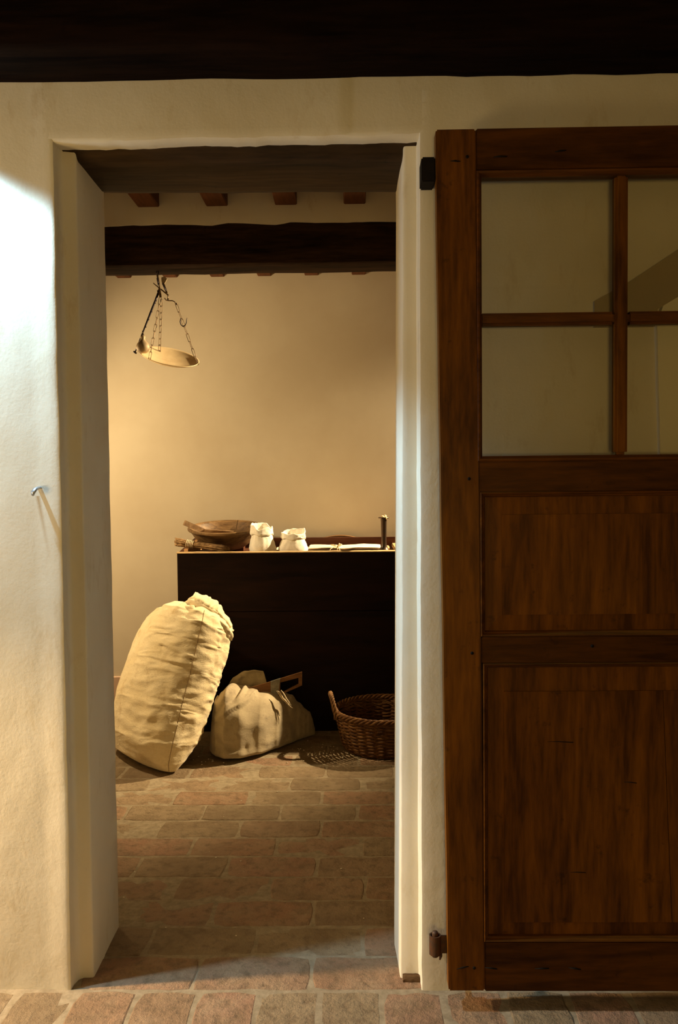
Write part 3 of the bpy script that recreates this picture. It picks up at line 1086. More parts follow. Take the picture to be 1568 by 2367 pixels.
# ---- twig brush lying over the chest corner
br = thing('twig_brush', 'bound brush of brown twigs lying over the left corner of the chest', 'brush', (-0.74, 3.975, 0.88))
P0, P1 = Vector((-0.857, 3.985, 0.909)), Vector((-0.600, 3.985, 0.870))
tw = MB()
rnd = random.Random(5)
for i in range(230):
    a, rr = rnd.uniform(0, 2 * pi), sqrt(rnd.random())
    e1 = rnd.uniform(-0.008, 0.02)
    e2 = rnd.uniform(-0.055, 0.004)
    pts = []
    for t, rad in ((0.0, 0.0235), (0.12, 0.021), (0.27, 0.0145), (0.36, 0.015), (0.6, 0.022), (0.85, 0.027), (1.0, 0.030)):
        P = P0.lerp(P1, t)
        if t == 0.0:
            P = P + (P0 - P1).normalized() * -e1
        if t == 1.0:
            P = P + (P1 - P0).normalized() * e2
        fl = 0.62 if t > .5 else 0.85
        wob = rnd.uniform(-.0022, .0022) if t > .3 else rnd.uniform(-.001, .001)
        pts.append(P + Vector((0, cos(a) * rr * rad + wob, sin(a) * rr * rad * fl + wob)))
    if any(p.z < .8485 and p.x > -.80 for p in pts):
        pts = [Vector((p.x, p.y, max(p.z, .8485))) for p in pts]
    tw.tube(pts, [rnd.uniform(.0012, .002)] * 4 + [.0012, .001, .0007], 4)
tw.build('twigs', M['straw'], br, kind='stuff')
bi = MB()
for q in range(5):
    t = 0.20 + 0.028 * q
    P = P0.lerp(P1, t)
    bi.tube([P + Vector((0.003 * sin(b * 2 * pi / 16), cos(b * 2 * pi / 16) * (0.0215 - 0.0006 * q), sin(b * 2 * pi / 16) * 0.0175)) for b in range(16)], 0.0018, 5, closed=True)
bi.build('binding', M['string'], br)


# ---- two small open flour bags
def bag(name, label, c, hgt, wx, wy, seed, rot, tiltx):
    t_ = thing(name, label, 'bag', (c[0], c[1], TZ), 'flour bags on the chest')
    seg = 72
    prof = [(0.0, .90, 0), (0.02, .98, 0), (0.10, 1.02, 0), (.2, 1.01, 0), (0.30, .97, 0), (.4, .92, 0), (0.50, .86, 0), (0.60, .79, 0), (.68, .76, 0),
            (0.66, .77, 1), (0.655, .84, 1), (0.68, .89, 1), (.73, .895, 1), (0.80, .885, 1), (.86, .865, 1), (0.92, .86, 1), (0.975, .855, 1), (1.0, .82, 1), (0.99, .77, 1), (0.90, .74, 1), (0.76, .70, 1), (0.66, .64, 1), (0.60, .45, 2), (0.61, .02, 2)]
    rings = []
    for (h, r, k) in prof:
        ring = []
        for j in range(seg):
            a = 2 * pi * j / seg
            ca, sa = cos(a), sin(a)
            ex = 2.6 if h < .4 else 2.1
            q = (abs(ca) ** ex + abs(sa) ** ex) ** (-1 / ex)
            lob = 0.10 * nz(ca * 1.3 + seed, sa * 1.3, h * 1.2) * (1.3 if k == 1 else .7)
            rg = 1 - 2.6 * abs(nz(ca * 2.3 + h * 2.5 + seed, sa * 2.3 - h * 1.5, h * 4.5 + seed))
            fold = 0.055 * rg * (.75 if k == 1 else .25 + .75 * sstep(.02, .4, h))
            fine = 0.018 * nz(ca * 6 + h * 9, sa * 6 + seed, h * 9)
            if k == 0:
                fine += 0.05 * sstep(.03, .25, h) * max(0.0, 1 - 3.5 * abs(nz(ca * 2 + h * 2.2 + seed * 3, sa * 2, h * 6.5 + ca * 1.5)))
            rr = r * q * (1 + lob + fold + fine)
            z = h * hgt
            if k == 1:
                up1 = sstep(.62, .95, h)
                z += hgt * (0.13 * nz(ca * 1.2 + seed * 2, sa * 1.2, 1.0) + 0.025 * nz(ca * 3.5, sa * 3.5 + seed, 2.0)) * up1
                z += hgt * (0.06 * ca * tiltx + .10 * sa) * up1
                if h < .78:
                    z += hgt * .13 * nz(ca * 1.7 + seed, sa * 1.7, 7.0)
            if k == 2:
                rr = r * q
            x, y = rr * ca * wx / 2, rr * sa * wy / 2
            cr_, sr_ = cos(rot), sin(rot)
            ring.append(Vector((c[0] + x * cr_ - y * sr_ + 0.008 * h * tiltx, c[1] + x * sr_ + y * cr_, TZ + max(z, 0))))
        rings.append(ring)
    m = MB()
    m.rings(rings[:22], True, True, False)
    m.build('cloth', M['bag'], t_)
    m = MB()
    m.rings(rings[21:], True, False, True)
    m.build('flour', M['flour'], t_)


bag('flour_bag', 'small white cotton bag with a rolled rim, the taller one beside the bowl', (-0.441, 4.022), 0.137, 0.124, 0.112, 3.0, 0.3, -1)
bag('flour_bag', 'small white cotton bag with a rolled rim, the lower one left of the papers', (-0.298, 4.035), 0.108, 0.138, 0.115, 9.3, -0.2, .6)

# ---- bundle of old papers tied with string
pb_ = thing('paper_bundle', 'flat bundle of yellowed papers tied with string beside the candlestick', 'papers', (-0.08, 4.12, TZ))


def sheet(name, x0, x1, y0, y1, z, th, seed, mat, amp=0.004):
    vs, fs = [], []
    nx, ny = 50, 8
    for s in (1, 0):
        for j in range(ny + 1):
            for i in range(nx + 1):
                u, v = i / nx, j / ny
                x = lerp(x0, x1, u) + 0.004 * nz(v * 6, seed)
                y = lerp(y0, y1, v) + 0.004 * nz(u * 9, seed + 3)
                bulge = amp * (0.6 * abs(sin(pi * ((u - .47) * 1.9))) ** .8 + 0.5 * nz(u * 5 + seed, v * 1.5))
                vs.append((x, y, max(z + bulge + (th if s else 0), TZ + 0.0005 + (th if s else 0))))
    n = (nx + 1) * (ny + 1)
    for j in range(ny):
        for i in range(nx):
            a = j * (nx + 1) + i
            fs.append((a, a + 1, a + nx + 2, a + nx + 1))
            fs.append((n + a, n + a + nx + 1, n + a + nx + 2, n + a + 1))
    edge = [i for i in range(nx + 1)] + [(j + 1) * (nx + 1) - 1 for j in range(1, ny + 1)] + [ny * (nx + 1) + i for i in range(nx - 1, -1, -1)] + [j * (nx + 1) for j in range(ny - 1, 0, -1)]
    for a, b in zip(edge, edge[1:] + edge[:1]):
        fs.append((b, a, a + n, b + n))
    return flat_shade_sharp(obj(name, vs, fs, mat, pb_), 50)


sheet('cover', -0.222, 0.142, 4.062, 4.30, TZ + 0.001, 0.003, 1, M['paper_brown'], .003)
sheet('sheet', -0.395, 0.140, 4.115, 4.29, TZ + 0.006, 0.0035, 2, M['paper'], .004)
sheet('sheet', -0.226, 0.138, 4.066, 4.295, TZ + 0.0115, 0.002, 3, M['paper_brown'], .005)
sheet('cover', -0.225, 0.136, 4.072, 4.29, TZ + 0.0155, 0.0028, 4, M['paper'], .007)
sg = MB()
sx = -0.078
zt = TZ + 0.0215
sg.tube([(sx - .004, 4.054, TZ + .002), (sx - 0.002, 4.058, TZ + 0.018), (sx, 4.08, zt + .002), (sx + 0.002, 4.15, zt + .003), (sx + 0.003, 4.29, zt + .004), (sx + .003, 4.302, TZ + .002)], 0.0024, 6)
sg.tube([(sx, 4.10, zt + .003), (sx - 0.022, 4.10, zt + 0.013), (sx - 0.036, 4.11, zt + 0.012), (sx - 0.020, 4.115, zt + 0.006), (sx, 4.10, zt + .006)], 0.0022, 6)
sg.tube([(sx, 4.10, zt + .004), (sx + 0.010, 4.095, zt + 0.017), (sx + 0.018, 4.10, zt + 0.014), (sx + 0.010, 4.105, zt + 0.006), (sx, 4.10, zt + .005)], 0.0026, 6)
sg.tube([(sx, 4.10, zt + .005), (sx - 0.018, 4.075, zt + 0.004), (sx - 0.036, 4.054, zt - 0.004), (sx - 0.043, 4.046, TZ + 0.004)], 0.0020, 6)
sg.tube([(sx, 4.10, zt + .005), (sx + 0.003, 4.072, zt + 0.005), (sx + 0.008, 4.052, zt - .006), (sx + 0.012, 4.044, TZ + .003)], 0.0022, 6)
sg.build('string', M['string'], pb_)
o = MB().box(0.149, 0.180, 4.17, 4.26, TZ, TZ + 0.016, 0.002).build('paper_packet', M['chest_pale'], loc=(0.18, 4.2, TZ))
tag(o, 'small brown paper packet behind the foot of the candlestick', 'packet')

# ---- candlestick
cs = thing('candlestick', 'dark turned metal candlestick with a stub of wax on its dish', 'candlestick', (0.146, 4.008, TZ))
m = MB()
m.lathe([(0.002, 0), (0.046, 0), (0.0475, 0.002), (0.0475, 0.0075), (0.045, 0.009), (0.030, 0.0115), (0.022, 0.017), (0.0165, 0.028), (0.0135, 0.040), (0.0125, 0.06),
         (0.0132, 0.11), (0.0140, 0.150), (0.0150, 0.164), (0.002, 0.165)], (0.146, 4.008, TZ + .0005), 40)
flat_shade_sharp(m.build('stem', M['bronze'], cs), 40)
m = MB()
m.lathe([(0.002, 0.1655), (0.018, 0.1655), (0.0255, 0.167), (0.0268, 0.1695), (0.0255, 0.1725), (0.022, 0.1715), (0.002, 0.1705)], (0.146, 4.008, TZ + .0005), 36)
m.build('dish', M['bronze'], cs)
m = MB()
for (x, y, z, r, h) in ((0.140, 4.003, .171, .008, .010), (0.152, 4.008, .171, .0075, .013), (0.147, 4.001, .170, .011, .006)):
    rings = []
    for t, q in ((0, 1.1), (.5, 1.0), (.85, .85), (1, .4)):
        rings.append([(x + cos(2 * pi * j / 12) * r * q * (1 + .25 * nz(j * .9, x * 50)), y + sin(2 * pi * j / 12) * r * q, TZ + z + h * t) for j in range(12)])
    m.rings(rings)
m.tube([(0.155, 3.989, TZ + .174), (0.158, 3.983, TZ + .169), (0.158, 3.9825, TZ + .162)], [.004, .003, .001], 6)
m.build('wax', M['wax'], cs)

# ---- round wooden sieve standing behind the chest
sv = thing('round_sieve', 'round dark wooden sieve behind the chest, only its top edge showing', 'sieve', (-0.073, 4.44, 0.28))
m = MB()
R = 0.313
Tm = Matrix.Translation((-0.073, 4.44, 0.592)) @ Matrix.Rotation(pi / 2, 4, 'X')
m.lathe([(R - 0.012, -0.032), (R, -0.032), (R, 0.032), (R - 0.012, 0.032), (R - 0.012, -0.032)], (0, 0, 0), 72, False, Tm)
flat_shade_sharp(m.build('hoop', M['sieve'], sv), 30)
m = MB()
m.lathe([(0.002, 0.02), (R - 0.012, 0.02), (R - 0.012, 0.017), (0.002, 0.017)], (0, 0, 0), 72, True, Tm)
flat_shade_sharp(m.build('sieve_mesh', M['sieve'], sv), 30)

# ================================================================== HANGING STEELYARD SCALE
SY = 3.28
st = thing('steelyard_scale', 'iron steelyard scale with chains and a tilted brass pan hanging from the beam', 'scale', (-0.755, SY, 2.026))


def link(P, Q, wd, r, ang, name='chain_link'):
    """an oval chain link from P to Q"""
    P, Q = Vector(P), Vector(Q)
    d = (Q - P)
    L = d.length
    d.normalize()
    a = Vector((cos(ang), sin(ang), 0))
    s = (a - d * a.dot(d)).normalized()
    pts = []
    hw = wd / 2
    for j in range(7):
        t = -pi / 2 + pi * j / 6
        pts.append(P + d * (hw * 0.9 - cos(t) * hw * .9) + s * (sin(t) * hw))
    pts2 = []
    for j in range(7):
        t = pi / 2 - pi * j / 6
        pts2.append(Q - d * (hw * .9 - cos(t) * hw * .9) + s * (sin(t) * hw))
    m = MB()
    m.tube(pts + pts2, r, 6, closed=True)
    return m.build(name, M['scale_iron'], st)


def chain(pts, n, wd=0.0085, r=0.0011, a0=0.0):
    """links along a polyline"""
    pts = [Vector(p) for p in pts]
    seg = [(b - a).length for a, b in zip(pts, pts[1:])]
    tot = sum(seg)

    def pos(s):
        for (a, b), l in zip(zip(pts, pts[1:]), seg):
            if s <= l:
                return a.lerp(b, s / l)
            s -= l
        return pts[-1]
    for i in range(n):
        a, b = pos(tot * i / n), pos(tot * (i + 1) / n)
        e = (b - a).normalized() * 0.0022
        link(a - e, b + e, wd, r, a0 + (0.15 if i % 2 == 0 else pi / 2 - .35))


# arm with notches and end knob
A0, A1 = Vector((-0.757, SY, 1.948)), Vector((-0.851, SY - 0.02, 1.708))
m = MB()
m.tube([A0 + (A0 - A1) * 0.02, A0.lerp(A1, .15), A0.lerp(A1, .3), A0.lerp(A1, .6), A1], [.0045, .0040, .0042, .0032, .0026], 6)
for t in (.16, .20, .34, .47, .59, .72, .84, .95):
    P = A0.lerp(A1, t)
    m.tube([P + Vector((-.001, 0, 0)), P + Vector((.0062, 0, .0022))], [.003, .0022], 5)
m.tube([A1 + Vector((-.006, 0, .0035)), A1 + Vector((.006, 0, -.0035))], [.0035, .0035], 8)
m.build('arm', M['scale_arm'], st)
# forked head plates hanging from the beam
m = MB()


def plate(mb, pts, y0, y1):
    n = len(pts)
    mb.add([(x, y0, z) for x, z in pts] + [(x, y1, z) for x, z in pts],
           [tuple(range(n)), tuple(reversed(range(n, 2 * n)))] + [((i + 1) % n, i, i + n, (i + 1) % n + n) for i in range(n)])


plate(m, [(-0.765, 2.012), (-0.7585, 2.012), (-0.752, 1.972), (-0.750, 1.950), (-0.746, 1.925), (-0.754, 1.925), (-0.760, 1.945), (-0.764, 1.952), (-0.762, 1.945), (-0.754, 1.972), (-0.760, 1.985)], SY - .004, SY + .004)
plate(m, [(-0.741, 1.982), (-0.735, 1.982), (-0.722, 1.942), (-0.727, 1.936)], SY - .006, SY - .001)
plate(m, [(-0.778, 1.984), (-0.776, 1.981), (-0.718, 1.935), (-0.7225, 1.931), (-0.779, 1.979)], SY + .001, SY + .005)
flat_shade_sharp(m.build('fork', M['scale_iron'], st), 30)
m = MB()
m.tube([(-0.7615, SY, 2.040), (-0.766, SY, 2.022), (-0.7615, SY, 2.010), (-0.757, SY, 2.018), (-0.7595, SY, 2.030)], .0022, 6)
m.tube([(-0.762, SY - .005, 1.999), (-0.7575, SY - .005, 1.970)], .0026, 6)
m.tube([(-0.741, SY - .007, 1.978), (-0.728, SY - .007, 1.947)], .0024, 6)
m.build('hanger', M['scale_arm'], st)
m = MB()
plate(m, [(-0.748, 2.004), (-0.736, 2.008), (-0.725, 1.998), (-0.734, 1.982), (-0.740, 1.977), (-0.747, 1.985)], SY + .006, SY + .011)
flat_shade_sharp(m.build('cheek_plate', M['weight'], st), 30)
# loops, bent bar on the right
m = MB()
m.tube([(-0.7215, SY, 1.936), (-0.7215, SY, 1.922), (-0.7265, SY, 1.912), (-0.7165, SY, 1.912), (-0.7215, SY, 1.920)], .0022, 6)
m.tube([(-0.7345, SY, 1.922), (-0.731, SY, 1.914), (-0.722, SY, 1.912), (-0.704, SY, 1.911), (-0.696, SY, 1.907), (-0.692, SY, 1.899), (-0.688, SY, 1.895), (-0.686, SY, 1.900), (-0.690, SY, 1.902)], [.0022] * 7 + [.0016, .0014], 6)
m.build('bent_hook', M['scale_iron'], st)
PA, PB, PC = Vector((-0.607, SY - .01, 1.662)), Vector((-0.778, SY - 0.086, 1.672)), Vector((-0.772, SY + 0.055, 1.722))
chain([(-0.689, SY, 1.897), (-0.681, SY, 1.872), (-0.655, SY - .003, 1.800), PA], 8)
chain([(-0.751, SY - .004, 1.923), (-0.760, SY - .035, 1.83), PB], 9, a0=.4)
chain([(-0.748, SY + .004, 1.917), (-0.757, SY + .022, 1.84), PC], 8, a0=-.5)
# rings at the pan
for P in (PA, PB, PC):
    MB().tube([P + Vector((.0045 * cos(a * pi / 5), 0, .0045 * sin(a * pi / 5))) for a in range(10)], .001, 5, closed=True).build('pan_ring', M['scale_iron'], st)
# spare hook on the right chain
m = MB()
m.tube([(-0.671, SY - .006, 1.842), (-0.674, SY - .007, 1.828), (-0.671, SY - .008, 1.816), (-0.663, SY - .010, 1.809), (-0.654, SY - .010, 1.812), (-0.649, SY - .010, 1.822), (-0.648, SY - .010, 1.834), (-0.6455, SY - .010, 1.842)],
       [.0016, .002, .0022, .0022, .002, .0017, .0014, .0008], 6)
m.build('spare_hook', M['scale_arm'], st)
# pan: shallow dish tilted to the right and towards the viewer
Tp = Matrix.Translation((-0.7185, SY - 0.01, 1.688)) @ Matrix.Rotation(radians(15.5), 4, 'Y') @ Matrix.Rotation(radians(22), 4, 'X')
m = MB()
R = 0.116
prof = [(0.001, -0.021), (0.03, -0.0205), (0.06, -0.017), (0.09, -0.009), (0.110, 0.000), (R, 0.004), (R + .001, 0.0055), (R - 0.001, 0.006), (0.108, 0.002), (0.088, -0.007), (0.058, -0.0155), (0.03, -0.019), (0.001, -0.0195)]
m.lathe(prof, (0, 0, 0), 56, True, Tp)
m.build('pan', M['pan'], st)

wt = thing('scale_weight', 'pear-shaped metal weight hooked on the arm of the hanging scale', 'weight', (-0.806, SY - 0.03, 1.69))
m = MB()
m.lathe([(0.001, 0), (0.012, 0.0008), (0.021, 0.006), (0.0255, 0.016), (0.0265, 0.025), (0.0225, 0.036), (0.0145, 0.045), (0.0095, 0.050), (0.0085, 0.056), (0.0095, 0.061), (0.0085, 0.066), (0.001, 0.068)], (-0.805, SY - 0.075, 1.696), 32)
m.build('body', M['weight'], wt)
m = MB()
m.tube([(-0.805, SY - .075, 1.757), (-0.8085, SY - .074, 1.764), (-0.806, SY - .070, 1.771), (-0.802, SY - .072, 1.768), (-0.8015, SY - .074, 1.762)], .0015, 6)
m.tube([(-0.805, SY - .070, 1.769), (-0.811, SY - .045, 1.778), (-0.821, SY - .016, 1.789), (-0.8235, SY - .010, 1.7935)], [.0016, .0016, .0016, .001], 6)
m.build('hook', M['scale_iron'], wt)

# ================================================================== BIG SACK
sk = thing('grain_sack', 'tall full linen sack leaning against the left end of the chest', 'sack', (-0.92, 3.52, 0))
E1 = Vector((-0.655, 0.755, 0))
AX = Vector((0.185, 0.21, 0.62))


def sack_pt(t, th, extra=0.0):
    """t 0..1 up the sack, th angle round it"""
    #       t     cx     cy     cz     a     b     tilt
    tab = [(0.00, -0.905, 3.53, 0.004, .215, .020, 0.0),
           (0.03, -0.903, 3.53, 0.010, .240, .060, .10),
           (0.08, -0.898, 3.535, 0.040, .252, .115, .25),
           (0.18, -0.880, 3.552, 0.110, .262, .160, .5),
           (0.35, -0.848, 3.590, 0.235, .262, .176, .8),
           (0.55, -0.805, 3.635, 0.375, .257, .178, 1.),
           (0.72, -0.770, 3.675, 0.490, .250, .174, 1.),
           (0.84, -0.748, 3.702, 0.560, .240, .166, 1.),
           (0.91, -0.735, 3.718, 0.598, .215, .148, 1.),
           (0.955, -0.715, 3.728, 0.622, .165, .115, 1.),
           (0.985, -0.690, 3.735, 0.628, .105, .075, 1.),
           (1.00, -0.675, 3.740, 0.632, .060, .045, 1.)]
    cx, cy, cz, a, b, ti = interp(tab, t)
    n = Vector((0, 0, 1)).lerp(AX.normalized(), ti).normalized()
    e1 = (E1 - n * E1.dot(n)).normalized()
    e2 = n.cross(e1)            # towards the right / viewer
    c, s = cos(th), sin(th)
    ex = 2.15
    q = (abs(c) ** ex + abs(s) ** ex) ** (-1 / ex)
    # wrinkles: fine cross folds on the right, broad lumps elsewhere
    l = sstep(0.02, 0.15, t)
    d = 0.010 * fbm(c * 1.4 + 3, s * 1.4, t * 2.5, 3)
    rid = 1 - abs(noise.noise(Vector((c * 1.6 + 9, s * 1.6, t * 17)))) * 2.2
    side = 0.25 + 0.75 * sstep(-0.2, 0.7, -c * .9 + s * .25)
    d += 0.0050 * max(rid, -.2) * side * sstep(.08, .2, t) * sstep(.97, .85, t)
    rid2 = max(0.0, 1 - abs(noise.noise(Vector((c * 2.6 + 4, s * 2.6, t * 30 + c * 2)))) * 4.0) * max(0.0, nz(c * 2.2, s * 2.2, t * 5 + 8) + .25)
    d += 0.0075 * rid2 * side * l
    d += 0.0028 * nz(c * 3 + 1, s * 3, t * 40) * side * l
    # pleats gathering into the neck
    pl = sstep(.80, .97, t)
    d += pl * (0.014 * sin(th * 8 + 1.3 * sin(th * 2)) * (0.5 + nz(c * 2, s * 2, 5.5)) + .006 * sin(th * 13))
    rr = 1 + 0
    P = Vector((cx, cy, cz)) + e1 * (c * q * a) + e2 * (s * q * b)
    out = (e1 * (c / a) + e2 * (s / b)).normalized()
    # crease of the darned tear
    P += out * (d * l + extra)
    P.z -= 0.034 * sstep(.70, .93, t) * max(0.0, c) * sstep(1.0, .95, t)
    # a fold tucked in at the foot
    P += out * (-0.022 * exp(-((c + .62) / .10) ** 2) * exp(-((t - .075) / .028) ** 2) * (1 if s > 0 else 0))
    if P.z < 0.004:
        P.z = 0.004 + 0.15 * (P.z - 0.004) * 0
    return P


def crease(P, path, depth, wdt):
    best = 9
    for a, b in zip(path, path[1:]):
        ab = b - a
        k = max(0, min(1, (P - a).dot(ab) / ab.length_squared))
        best = min(best, (P - a - ab * k).length)
    return depth * exp(-(best / wdt) ** 2)


NT, NA = 170, 160
vs = []
for i in range(NT + 1):
    t = i / NT
    t = t ** 1.0
    for j in range(NA):
        th = 2 * pi * j / NA
        vs.append(sack_pt(t, th))
# find the front-facing tear: a horizontal pinch right of the middle
F_ = 1918.0


def view(P):
    d = Vector(P) - Vector((0, 0, 1.2))
    k = d.dot(fw)
    return (784 + F_ * d.dot(rt) / k, 1183.5 - F_ * d.dot(up) / k)


fs = []
for i in range(NT):
    for j in range(NA):
        k = (j + 1) % NA
        fs.append((i * NA + j, i * NA + k, (i + 1) * NA + k, (i + 1) * NA + j))
fs.append(tuple(reversed(range(NA))))
fs.append(tuple(range(NT * NA, (NT + 1) * NA)))
# the darned tear: a pinched fold across the front at mid height
TH_SEAM = 2.78
T1, T2 = sack_pt(.640, TH_SEAM - .75), sack_pt(.615, TH_SEAM - .03)
for i in range(NT + 1):
    for j in range(NA):
        P = vs[i * NA + j]
        if (P - T1).length < 0.25:
            up_ = P + Vector((0, 0, -0.012))
            w_ = crease(P, [T1, T2], 1.0, 0.006)
            w2 = crease(P + Vector((0, 0, -0.011)), [T1, T2], 1.0, 0.008)
            dirv = Vector((0.05, -0.97, 0.1))
            vs[i * NA + j] = P + dirv * (-0.009 * w_ + 0.005 * w2)
obj('cloth', vs, fs, M['sack'], sk)
m = MB()
m.tube([sack_pt(t, TH_SEAM + .04 * sin(t * 5) - .10 * (t - .5), 0.0003) for t in lin(0.035, 0.93, 90)], 0.0010, 5)
m.build('seam', M['seam'], sk)
m = MB()
m.tube([T1.lerp(T2, q) + Vector((0, -0.001 + .006 * (1 - abs(2 * q - 1)) * 0, 0.0015 * sin(q * 40))) for q in lin(.40, 1.0, 20)], 0.0014, 5)
for q in lin(.45, .8, 9):
    P = T1.lerp(T2, q)
    m.tube([P + Vector((-.001, -.002, .008)), P + Vector((0, -.004, 0)), P + Vector((.002, -.002, -.009))], .0007, 4)
m.build('darning', M['seam'], sk)


# the bunched, folded mouth of the sack
CTRL = [[(-0.773, 3.63, 0.600), (-0.722, 3.615, 0.590), (-0.674, 3.61, 0.567), (-0.623, 3.61, 0.537), (-0.572, 3.62, 0.500)],
        [(-0.758, 3.6, 0.65), (-0.709, 3.575, 0.658), (-0.664, 3.57, 0.632), (-0.61, 3.575, 0.596), (-0.551, 3.6, 0.546)],
        [(-0.751, 3.65, 0.642), (-0.695, 3.645, 0.625), (-0.648, 3.640, 0.598), (-0.601, 3.640, 0.575), (-0.541, 3.635, 0.53)],
        [(-0.729, 3.64, 0.682), (-0.674, 3.6, 0.676), (-0.629, 3.59, 0.651), (-0.593, 3.6, 0.626), (-0.546, 3.62, 0.558)],
        [(-0.718, 3.7, 0.691), (-0.664, 3.67, 0.683), (-0.62, 3.66, 0.661), (-0.597, 3.66, 0.63), (-0.563, 3.66, 0.57)],
        [(-0.754, 3.78, 0.655), (-0.692, 3.77, 0.648), (-0.649, 3.77, 0.623), (-0.622, 3.76, 0.585), (-0.59, 3.74, 0.533)],
        [(-0.760, 3.79, 0.590), (-0.700, 3.78, 0.590), (-0.660, 3.78, 0.570), (-0.630, 3.76, 0.540), (-0.60, 3.74, 0.49)]]


def cr1(pts, t):
    n = len(pts) - 1
    k = min(int(t * n), n - 1)
    f = t * n - k
    a, b, c, d = pts[max(k - 1, 0)], pts[k], pts[k + 1], pts[min(k + 2, n)]
    return 0.5 * ((2 * b) + (c - a) * f + (2 * a - 5 * b + 4 * c - d) * f * f + (3 * b - a - 3 * c + d) * f ** 3)


def drape(name, ctrl, nu, nv, mat, parent, th=0.003, amp=0.006, seed=1.0):
    C = [[Vector(p) for p in r] for r in ctrl]
    g = []
    for jv in range(nv + 1):
        row = []
        col_ = [cr1([C[r][c] for r in range(len(C))], jv / nv) for c in range(len(C[0]))]
        for iu in range(nu + 1):
            row.append(cr1(col_, iu / nu))
        g.append(row)
    nrm = []
    for jv in range(nv + 1):
        for iu in range(nu + 1):
            du = g[jv][min(iu + 1, nu)] - g[jv][max(iu - 1, 0)]
            dv = g[min(jv + 1, nv)][iu] - g[max(jv - 1, 0)][iu]
            n_ = du.cross(dv)
            nrm.append(n_.normalized() if n_.length > 1e-9 else Vector((0, -1, 0)))
    top, bot = [], []
    for jv in range(nv + 1):
        for iu in range(nu + 1):
            u, v = iu / nu, jv / nv
            p, n_ = g[jv][iu], nrm[jv * (nu + 1) + iu]
            d = amp * (1.2 * nz(u * 5 + seed, v * 3.0, 1) + 0.8 * (1 - 2 * abs(nz(u * 6 - v * 5 + seed, v * 6 + u * 3, 4))) + .35 * nz(u * 17, v * 15, seed))
            top.append(p + n_ * (d + th))
            bot.append(p + n_ * (d - th))
    n = len(top)
    fs = []
    for jv in range(nv):
        for iu in range(nu):
            a = jv * (nu + 1) + iu
            fs.append((a, a + 1, a + nu + 2, a + nu + 1))
            fs.append((n + a, n + a + nu + 1, n + a + nu + 2, n + a + 1))
    edge = [i for i in range(nu + 1)] + [(j + 1) * (nu + 1) - 1 for j in range(1, nv + 1)] + [nv * (nu + 1) + i for i in range(nu - 1, -1, -1)] + [j * (nu + 1) for j in range(nv - 1, 0, -1)]
    for a, b in zip(edge, edge[1:] + edge[:1]):
        fs.append((b, a, a + n, b + n))
    return obj(name, top + bot, fs, mat, parent)


for r_, dy in ((1, -.012), (2, .030), (3, -.010), (4, .012)):
    CTRL[r_] = [(x, y + dy, z) for x, y, z in CTRL[r_]]
drape('mouth', CTRL, 90, 110, M['sack'], sk, .003, .0085, 6.2)


def roll(name, pts, rads, seed, mat, parent):
    P = [Vector(p) for p in pts]
    n = 46
    path = [cr1(P, i / n) for i in range(n + 1)]
    R_ = [cr1([Vector((r, 0, 0)) for r in rads], i / n).x for i in range(n + 1)]
    m = MB().tube(path, R_, 26)
    for k, v in enumerate(m.v):
        i, j = divmod(k, 26)
        d = v - path[min(i, n)]
        a = 2 * pi * j / 26
        f = .30 * nz(cos(a) * 1.2 + seed, sin(a) * 1.2, i * .09) + .22 * (1 - 3 * abs(nz(cos(a) * 1.5 + seed, sin(a) * 1.5 + i * .05, i * .05)))
        m.v[k] = v + d * f
    return m.build(name, mat, parent)


roll('mouth_fold', [(-0.772, 3.600, 0.622), (-0.742, 3.580, 0.637), (-0.709, 3.568, 0.640), (-0.672, 3.560, 0.618), (-0.640, 3.560, 0.586), (-0.615, 3.575, 0.560)],
     [.012, .017, .021, .022, .021, .013], 2.0, M['sack'], sk)
roll('mouth_fold', [(-0.640, 3.580, 0.600), (-0.604, 3.570, 0.590), (-0.575, 3.575, 0.565), (-0.553, 3.595, 0.532), (-0.548, 3.62, 0.505)], [.012, .019, .022, .019, .010], 5.0, M['sack'], sk)
roll('mouth_fold', [(-0.752, 3.625, 0.652), (-0.715, 3.605, 0.668), (-0.672, 3.590, 0.660), (-0.632, 3.585, 0.640), (-0.600, 3.590, 0.620)], [.010, .016, .018, .016, .010], 9.0, M['sack'], sk)

# ================================================================== LOW SACK
s2 = thing('slumped_sack', 'low stained linen sack with an open folded mouth beside the tall sack', 'sack', (-0.45, 3.65, 0))
